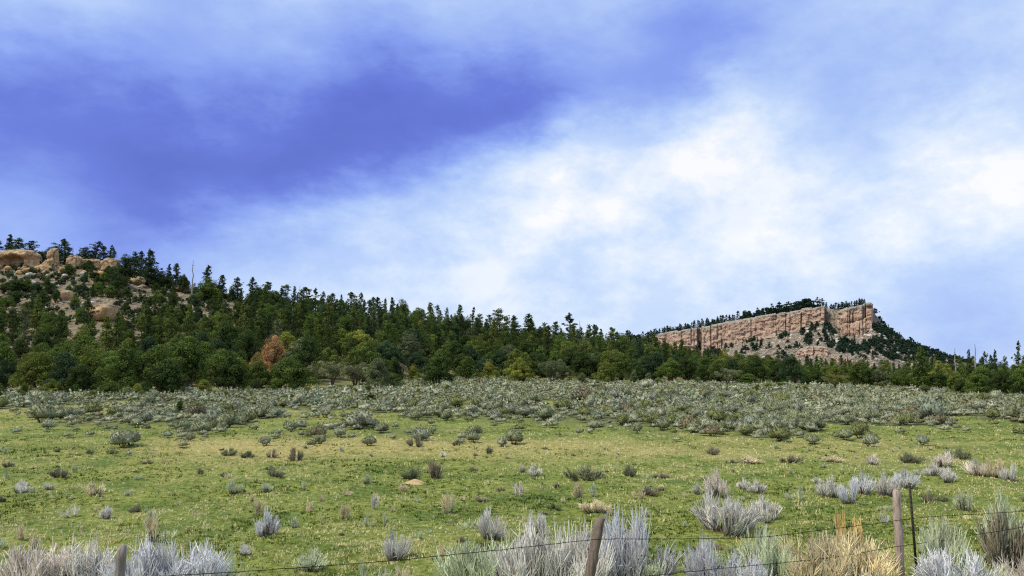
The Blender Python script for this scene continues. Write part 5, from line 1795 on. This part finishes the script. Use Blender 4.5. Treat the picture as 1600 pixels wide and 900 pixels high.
def build_mound():
    p = on_ground(648, 755)
    rng = np.random.default_rng(5)
    th = np.linspace(0, 2 * np.pi, 28, endpoint=False); rr = np.linspace(0.02, 1, 9)
    X = rr[:, None] * np.cos(th) * .40; Y = rr[:, None] * np.sin(th) * .34
    Z = .15 * (1 - rr[:, None] ** 1.3) * (1 + .5 * (fbm2(X * 6 + 4, Y * 6 + 9, 4) - .5)) - .04
    V = np.stack([X, Y, Z], -1).reshape(-1, 3)
    M = Mat("bare_dirt"); n = M.noise(M.pos(), 14, 6, .7)
    M.color(M.ramp(n, [(.3, (0.34, 0.23, 0.11)), (.7, (0.56, 0.42, 0.23))])); M.bump(n, .02)
    o = add_obj("dirt_mound", np_mesh("dirt_mound", V, [grid_faces(9, 28, True)], smooth=True, mats=[M.m]), loc=p)
    tag(o, "small low mound of bare tan dirt in the grass beside a bushy olive shrub", "dirt mound")


build_mound()

# ------------------------------------------------------------------ the wire fence
def post_material():
    M = Mat("weathered_post_wood")
    p = M.pos((9, 9, .9), obj=True)
    n = M.noise(p, 2.2, 7, .7)
    c = M.ramp(n, [(.28, (0.09, 0.07, 0.06)), (.45, (0.25, 0.21, 0.19)), (.62, (0.38, 0.33, 0.30)), (.8, (0.50, 0.45, 0.42))])
    M.color(M.mix(1.0, c, M.objcol(), 'MULTIPLY')); M.bump(n, .03)
    return M.m


POSTWOOD = post_material()


def wood_post(name, parent, base, top, r, seed, label, tint):
    rng = np.random.default_rng(seed)
    base = np.array(base, float); top = np.array(top, float)
    rows, sides = 16, 14
    q = np.concatenate([np.linspace(0, 1, rows), [1.0, 1.0]])
    shrink = np.concatenate([np.ones(rows - 1), [.93], [.6], [.02]])
    ang = np.linspace(0, 2 * np.pi, sides, endpoint=False)
    lob = 1 + .10 * np.sin(2 * ang + seed) + .06 * np.sin(5 * ang + 2 * seed) + rng.normal(0, .03, sides)
    V = []
    for k, (t, sh) in enumerate(zip(q, shrink)):
        c = base + (top - base) * t + np.array([rng.normal(0, .006), rng.normal(0, .006), 0])
        rad = r * sh * lob * (1.05 - .12 * t + rng.normal(0, .015))
        z = np.zeros(sides) + (.02 * np.sin(ang * 2 + seed) + .015 * np.cos(ang)) * (t > .95) + (.012 if k == rows else (.018 if k > rows else 0))
        V.append(np.stack([c[0] + np.cos(ang) * rad, c[1] + np.sin(ang) * rad, c[2] + z], -1))
    V = np.concatenate(V)
    o = add_obj(name, np_mesh(name, V - base, [grid_faces(rows + 2, sides, True)], mats=[POSTWOOD]), parent)
    o.location = tuple(base - FENCE_AT)
    o.color = (*tint, 1)
    tag(o, label)
    return o


def fence_depth(px):
    # straight line on the ground through the feet of the posts
    u = (px - 800) / FPX
    return 10.36 / (1 - .365 * u) if False else 10.36 / (1 - .37 * u)


def fence_pt(px, py):
    return at_depth(px, py, fence_depth(px))


FENCE_AT = np.array([0.0, 10.4, 0.0])


def build_fence():
    FENCE_AT[2] = H1(0, 10.4)
    root = bpy.data.objects.new("wire_fence", None); scene.collection.objects.link(root); root.location = tuple(FENCE_AT)
    tag(root, "old barbed wire fence with leaning weathered posts along the foot of the meadow", "fence")
    for i, (px, top, bx, r, lab) in enumerate([(191, 856, 187, .058, "grey fence post at the lower left"), (938, 812, 921, .074, "leaning dark-sided fence post in the centre"),
                                               (1400, 768, 1407, .064, "pale reddish-topped fence post at the right")]):
        d = fence_depth(px)
        t = at_depth(px, top, d)
        bb = at_depth(bx, 900, fence_depth(px)); k = (t[2] - (H1(bb[0], bb[1]) - .1)) / (t[2] - bb[2])
        b = t + (bb - t) * k
        wood_post("wooden_post", root, b, t, r, 3 + i, lab, [(1.0, 1.0, 1.02), (.66, .60, .55), (1.5, 1.36, 1.28)][i])
    # steel T-post
    t = at_depth(1421, 755, fence_depth(1424) + .1); b = at_depth(1432, 890, fence_depth(1424) + .1)
    k = (t[2] - (H1(b[0], b[1]) - .1)) / (t[2] - b[2]); b = t + (b - t) * k
    M = Mat("rusty_dark_steel"); n = M.noise(M.pos(), 24, 5, .6)
    M.color(M.ramp(n, [(.35, (0.030, 0.038, 0.026)), (.7, (0.10, 0.075, 0.05))])); M.bsdf.inputs['Metallic'].default_value = .3; M.bsdf.inputs['Roughness'].default_value = .7
    ax = t - b; VV, FF, nn = [], [], 0
    for (x0, x1, y0, y1) in ((-.019, .019, -.004, .004), (-.004, .004, .0041, .034)):
        q = np.array([[x0, y0], [x1, y0], [x1, y1], [x0, y1]])
        for c in (b, t): VV += [[c[0] + a, c[1] + d, c[2]] for a, d in q]
        FF += [[nn + j for j in f] for f in ((0, 1, 5, 4), (1, 2, 6, 5), (2, 3, 7, 6), (3, 0, 4, 7), (4, 5, 6, 7), (3, 2, 1, 0))]; nn += 8
    for j in range(18):                                  # the studs on its face
        c = b + ax * (.12 + .85 * j / 17)
        q = [(-.010, -.0125), (.010, -.0125), (.010, -.0042), (-.010, -.0042)]
        for dz in (-.009, .009): VV += [[c[0] + a, c[1] + d, c[2] + dz] for a, d in q]
        FF += [[nn + k_ for k_ in f] for f in ((0, 1, 5, 4), (1, 2, 6, 5), (2, 3, 7, 6), (3, 0, 4, 7), (4, 5, 6, 7), (3, 2, 1, 0))]; nn += 8
    o = add_obj("steel_post", np_mesh("steel_post", np.array(VV) - FENCE_AT, [np.array(FF)], mats=[M.m]), root)
    tag(o, "thin dark steel post beside the right wooden post")
    W = Mat("dark_wire"); W.color((0.028, 0.024, 0.022)); W.bsdf.inputs['Metallic'].default_value = .4; W.bsdf.inputs['Roughness'].default_value = .6
    wires = [("upper barbed wire", [(-500, 950), (-100, 925), (190, 902), (240, 898), (400, 889), (600, 875), (800, 855), (880, 846), (928, 840), (1000, 840), (1090, 840), (1200, 837), (1300, 824), (1400, 812), (1424, 807), (1500, 803), (1600, 797), (1800, 785), (2100, 768)]),
             ("lower barbed wire", [(-500, 1010), (190, 968), (600, 925), (930, 902), (1000, 899), (1090, 889), (1200, 879), (1300, 869), (1400, 851), (1424, 849), (1500, 837), (1600, 821), (1800, 806), (2100, 786)]),]
    rng = np.random.default_rng(8)
    for lab, pl in wires:
        a = np.array(pl, float); s = np.arange(-500, 2100, 12.0)
        py = np.interp(s, a[:, 0], a[:, 1]); py = np.convolve(np.pad(py, 4, 'edge'), np.ones(5) / 5, 'same')[4:-4] + rng.normal(0, .25, len(s))
        P = fence_pt(s, py); P[:, 1] -= .085
        V, F = tubes([P - FENCE_AT], [np.full(len(P), .0042)], 5)
        w = add_obj("barbed_wire", np_mesh("barbed_wire", V, [F], smooth=True, mats=[W.m]), root); tag(w, lab)
        L = np.concatenate([[0], np.cumsum(np.linalg.norm(np.diff(P, axis=0), axis=1))])
        paths, rad = [], []
        for l in np.arange(.1, L[-1], .13):
            c = np.array([np.interp(l, L, P[:, k]) for k in range(3)]) - FENCE_AT
            for _ in range(2):
                d = rng.normal(size=3); d /= np.linalg.norm(d); d *= .017
                paths.append(np.array([c - d, c, c + d])); rad.append([.0015, .0035, .0015])
        V, F = tubes(paths, rad, 3)
        b_ = add_obj("barbs", np_mesh("barbs", V, [F], mats=[W.m]), w); tag(b_, kind='stuff')


build_fence()

# ------------------------------------------------------------------ leave out what nothing of shows, and describe the rest
HIDDEN = {'B': [2,140,153,160,176,202,237,245,259],'M': [0,1,2,3,4,5,6,7,8,9,10,11,12,13,14,15,16,17,18,19,20,21,23,24,25,29,30,31,33,41,43,45,47,51,55,63,65,67,69,71,73,77,81,90,93,95,97,103,105,107,113,119,121,123,131,139,141,145,147,149,151,155,156,157,158,159,161,163,165,167,171,175,177,181,185,187,188,192,204,205,208,209,214,215,216,217,218,219,220,221,223,228,233,236,238,239,241,242,254,256,257,259,263,264,266,267,268,269,271,272,275,276,279,280,282,283,285,286,291,292,293,296,297,298,299,300,302,303,308,310,311,312,313,316,317,318,319,320,321,322,325,326,327,328,329,330,331,332,334,335,336,337,338,339,340,341,342,343,344,345],'R': [0,2,4,5,6,10,11,14,16,17,19,20,21,22,23,25,27,29,30,33,35,36,39,41,42,43,45,46,47,48,49,52,55,57,59,60,62,64,65,70,73,74,78,79,80,81,82,83,84,85,86,88,89,91,94,95,96,98,100,101,102,104,105,106,107,108,110,111,112,113,114,115,117,119,120,121,122,123,124,125,128,130,131,133,134,135,136,137,138,139,140,141,142,143,144,145,146,147,148,149,150,152,153,155,156,157,158,159,160,161,163,164,165,166,167,169,170,171,172,173,174,175,176,179,181,182,184,185,186,188,189,190,191,192,193,194,195,196,197,198,199,200,208,213,215,218,223,226,227,231,232,233,234,235,236,237,238,239,241,242,243,244,245,246,247,248,249,250,251,252,253,254,255,257,258,260,261,262,264,265,266,267,268,270,271,272,273,274,275,277,278,280,281,286,287,288,289,290,291,292,293,295],'S': [20,62,76,108,142,148,153,217,228,252,259,291,294],'T': [64,73,139,150,180,186,201,212,213,214,222,225,226,234,242,249,252,254,255,256,260,281,287,288,289,292,293,297,298,299,305,306,307,308,309,328,333,345,346,348,351,352,353,356,358,359,360,361,365,367,368,369,370,371,372,373,374,375,419,426,427,428,434,438,441,442,443,445,450,454,455,456,457,481,482,503,504,509,511,512,513,521,522,524,525,529,530,532,534,535,536,540,541,542,543,544,545,588,599,611,620,621,622,624,625,626,628,629,630,632,638,639,640,664,681,693,698,703,704,705,735,741,750,751,758,759,761,762,763,764,765,767,768,770,774,807,821,825,826,827,831,834,836,838,840,841,846,847,849,850,859,860,861,867,868,870,887,889,890,891,893,895,896]}


def drop_hidden(items, key):
    gone = set(HIDDEN.get(key, ()))
    kept = []
    for i, t in enumerate(items):
        if i in gone:
            for c in list(t['o'].children): bpy.data.objects.remove(c)
            bpy.data.objects.remove(t['o'])
        else:
            kept.append(t)
    return kept


FAR_MARKS = [(26, 408, "the arch-hollowed outcrop"), (79, 405, "the sandstone pinnacle"), (172, 415, "the cracked brown rock face"), (296, 425, "the bare pole on the ridge"), (161, 492, "the smooth tan slab"),
             (432, 540, "the rust-brown tree"), (255, 588, "the largest rounded juniper"), (135, 590, "the dark wide juniper"), (538, 580, "the pale olive pair"), (587, 575, "the layered grey-green pine"), (465, 455, "the thin dead ridge trunk"),
             (682, 575, "the clearing's big layered juniper"), (781, 492, "the rounded grey-green ridge pine"), (891, 500, "the tallest mid-ridge pine"), (815, 578, "the bright yellow-green juniper"),
             (1032, 535, "the left end of the cliffs"), (1094, 530, "the dark cleft in the cliffs"), (1136, 590, "the pale rounded tree"), (1190, 510, "the middle of the long cliff"), (1286, 490, "the right end of the long cliff"),
             (1270, 552, "the low orange cliff outcrop"), (1338, 498, "the prow-like cliff block"), (1305, 595, "the umbrella-shaped tree"), (1440, 570, "the big layered fir"), (1508, 560, "the paired pale dead trunks"), (1590, 550, "the far-right gappy pine")]
NEAR_MARKS = [(581, 632, "the lone egg-shaped juniper"), (284, 640, "the lone knee-high juniper"), (255, 605, "the largest rounded juniper"), (463, 708, "the dark two-toned shrub"), (648, 688, "the solitary dark round shrub"),
              (916, 737, "the large dark sage mound"), (1330, 760, "the silver shrub row"), (1400, 790, "the right wooden post"), (1305, 600, "the umbrella-shaped tree"), (1440, 595, "the big layered fir"), (648, 753, "the dirt mound"),
              (190, 870, "the left fence post"), (935, 830, "the leaning centre post"), (1314, 820, "the bright orange stalks"), (1130, 800, "the wide pale silver shrub"), (415, 815, "the narrow silver-blue shrub"), (240, 825, "the tall straw tuft"),
              (619, 850, "the white-topped shrub"), (1545, 735, "the pinkish right-edge clump"), (95, 737, "the dark broken shrub"), (1135, 588, "the pale rounded tree"), (682, 580, "the clearing's big layered juniper"), (1366, 717, "the pinkish shrub below the sage"), (165, 800, "the small white shrub")]
ORDS = ["first", "second", "third", "fourth", "fifth", "sixth", "seventh", "eighth", "ninth", "tenth", "eleventh", "twelfth"]


def ordinal(k, n):
    if n == 2: return ["left of two", "right of two"][k]
    if k == 0: return "leftmost of " + ["two", "three", "four", "five", "six", "seven", "eight", "nine", "ten", "eleven", "twelve"][n - 2]
    if k == n - 1: return "rightmost of " + ["two", "three", "four", "five", "six", "seven", "eight", "nine", "ten", "eleven", "twelve"][n - 2]
    return ORDS[k] + " from left"


def where(px, py, marks):
    best, bd = None, 1e9
    for mx, my, nm in marks:
        d = math.hypot((px - mx), (py - my) * 1.6)
        if 6 < d < bd: best, bd = (mx, my, nm), d
    dx, dy = px - best[0], best[1] - py
    if abs(dy) * 2.2 < abs(dx): rel = "right of" if dx > 0 else "left of"
    elif abs(dx) * 1.6 < abs(dy): rel = "above" if dy > 0 else "below"
    else: rel = ("above-" if dy > 0 else "below-") + ("right of" if dx > 0 else "left of")
    tier = "just " if bd < 38 else ("" if bd < 85 else "well ")
    return tier + rel + " " + best[2]


def describe(items, marks, text, group_of):
    todo = {}
    for t in items:
        g = t['group'] or group_of(t)
        t['group'] = g
        if t['label']: lab = t['label']
        else: lab = " ".join((text(t) + " " + where(t['px'], t['py'], marks)).split())
        todo.setdefault(lab, []).append(t)
    for lab, ts in todo.items():
        ts.sort(key=lambda t: t['px'])
        for k, t in enumerate(ts):
            l = lab
            if 1 < len(ts) <= 12: l = lab + ", " + ordinal(k, len(ts))
            if len(l.split()) > 16: l = lab.replace('distant ', '').replace('dense ', '').replace('bushy ', '').replace('conical ', '').replace('ragged ', '') + l[len(lab):]
            if len(l.split()) > 16: l = lab
            tag(t['o'], l, t['cat'], ts[0]['group'])


def size_word(h, a, b):
    return "small" if h < a else ("tall" if h > b else "")


TREES = drop_hidden(TREES, 'T'); MESA = drop_hidden(MESA, 'M'); ROCKS = drop_hidden(ROCKS, 'R')
SAGE_ITEMS = drop_hidden(SAGE_ITEMS, 'S'); SHRUBS = drop_hidden(SHRUBS, 'B')
TREE_GROUPS = {'slope': "trees dotting the upper left hillside", 'forest': "trees packed in the forest belt", 'strip': "trees in the strip below the mesa", 'ridge': G_RIDGE, 'front': G_FRONT}
describe(TREES, FAR_MARKS, lambda t: f"{size_word(t['hp'], 26, 46)} {t['tone']} {NOUN[t['kind']]}", lambda t: TREE_GROUPS[t['zone']])
describe(MESA, FAR_MARKS, lambda t: f"distant {size_word(t['hp'], 6, 11)} dark {'pine' if t['kind'] == 'pine' else 'juniper bush'}", lambda t: t['group'])
describe(ROCKS, FAR_MARKS, lambda t: f"{'large' if t['hp'] > 6 else 'small'} {t['tone']} boulder", lambda t: t['group'])
describe(SAGE_ITEMS, NEAR_MARKS, lambda t: f"{'small' if t['hp'] < 13 else ('large' if t['hp'] > 17 else '')} {t['tone']} sagebrush mound", lambda t: t['group'])
SHRUB_NOUN = {'tall': 'upright tuft', 'sparse': 'loose tuft', 'med': 'bushy tuft', 'dark': 'low shrub', 'fine': 'fan-shaped shrub', 'dense': 'dense shrub'}
describe(SHRUBS, NEAR_MARKS, lambda t: f"{'tiny' if t['hp'] < 10 else ('small' if t['hp'] < 16 else '')} {t['tone']} {SHRUB_NOUN[t['style']]}", lambda t: t['group'])
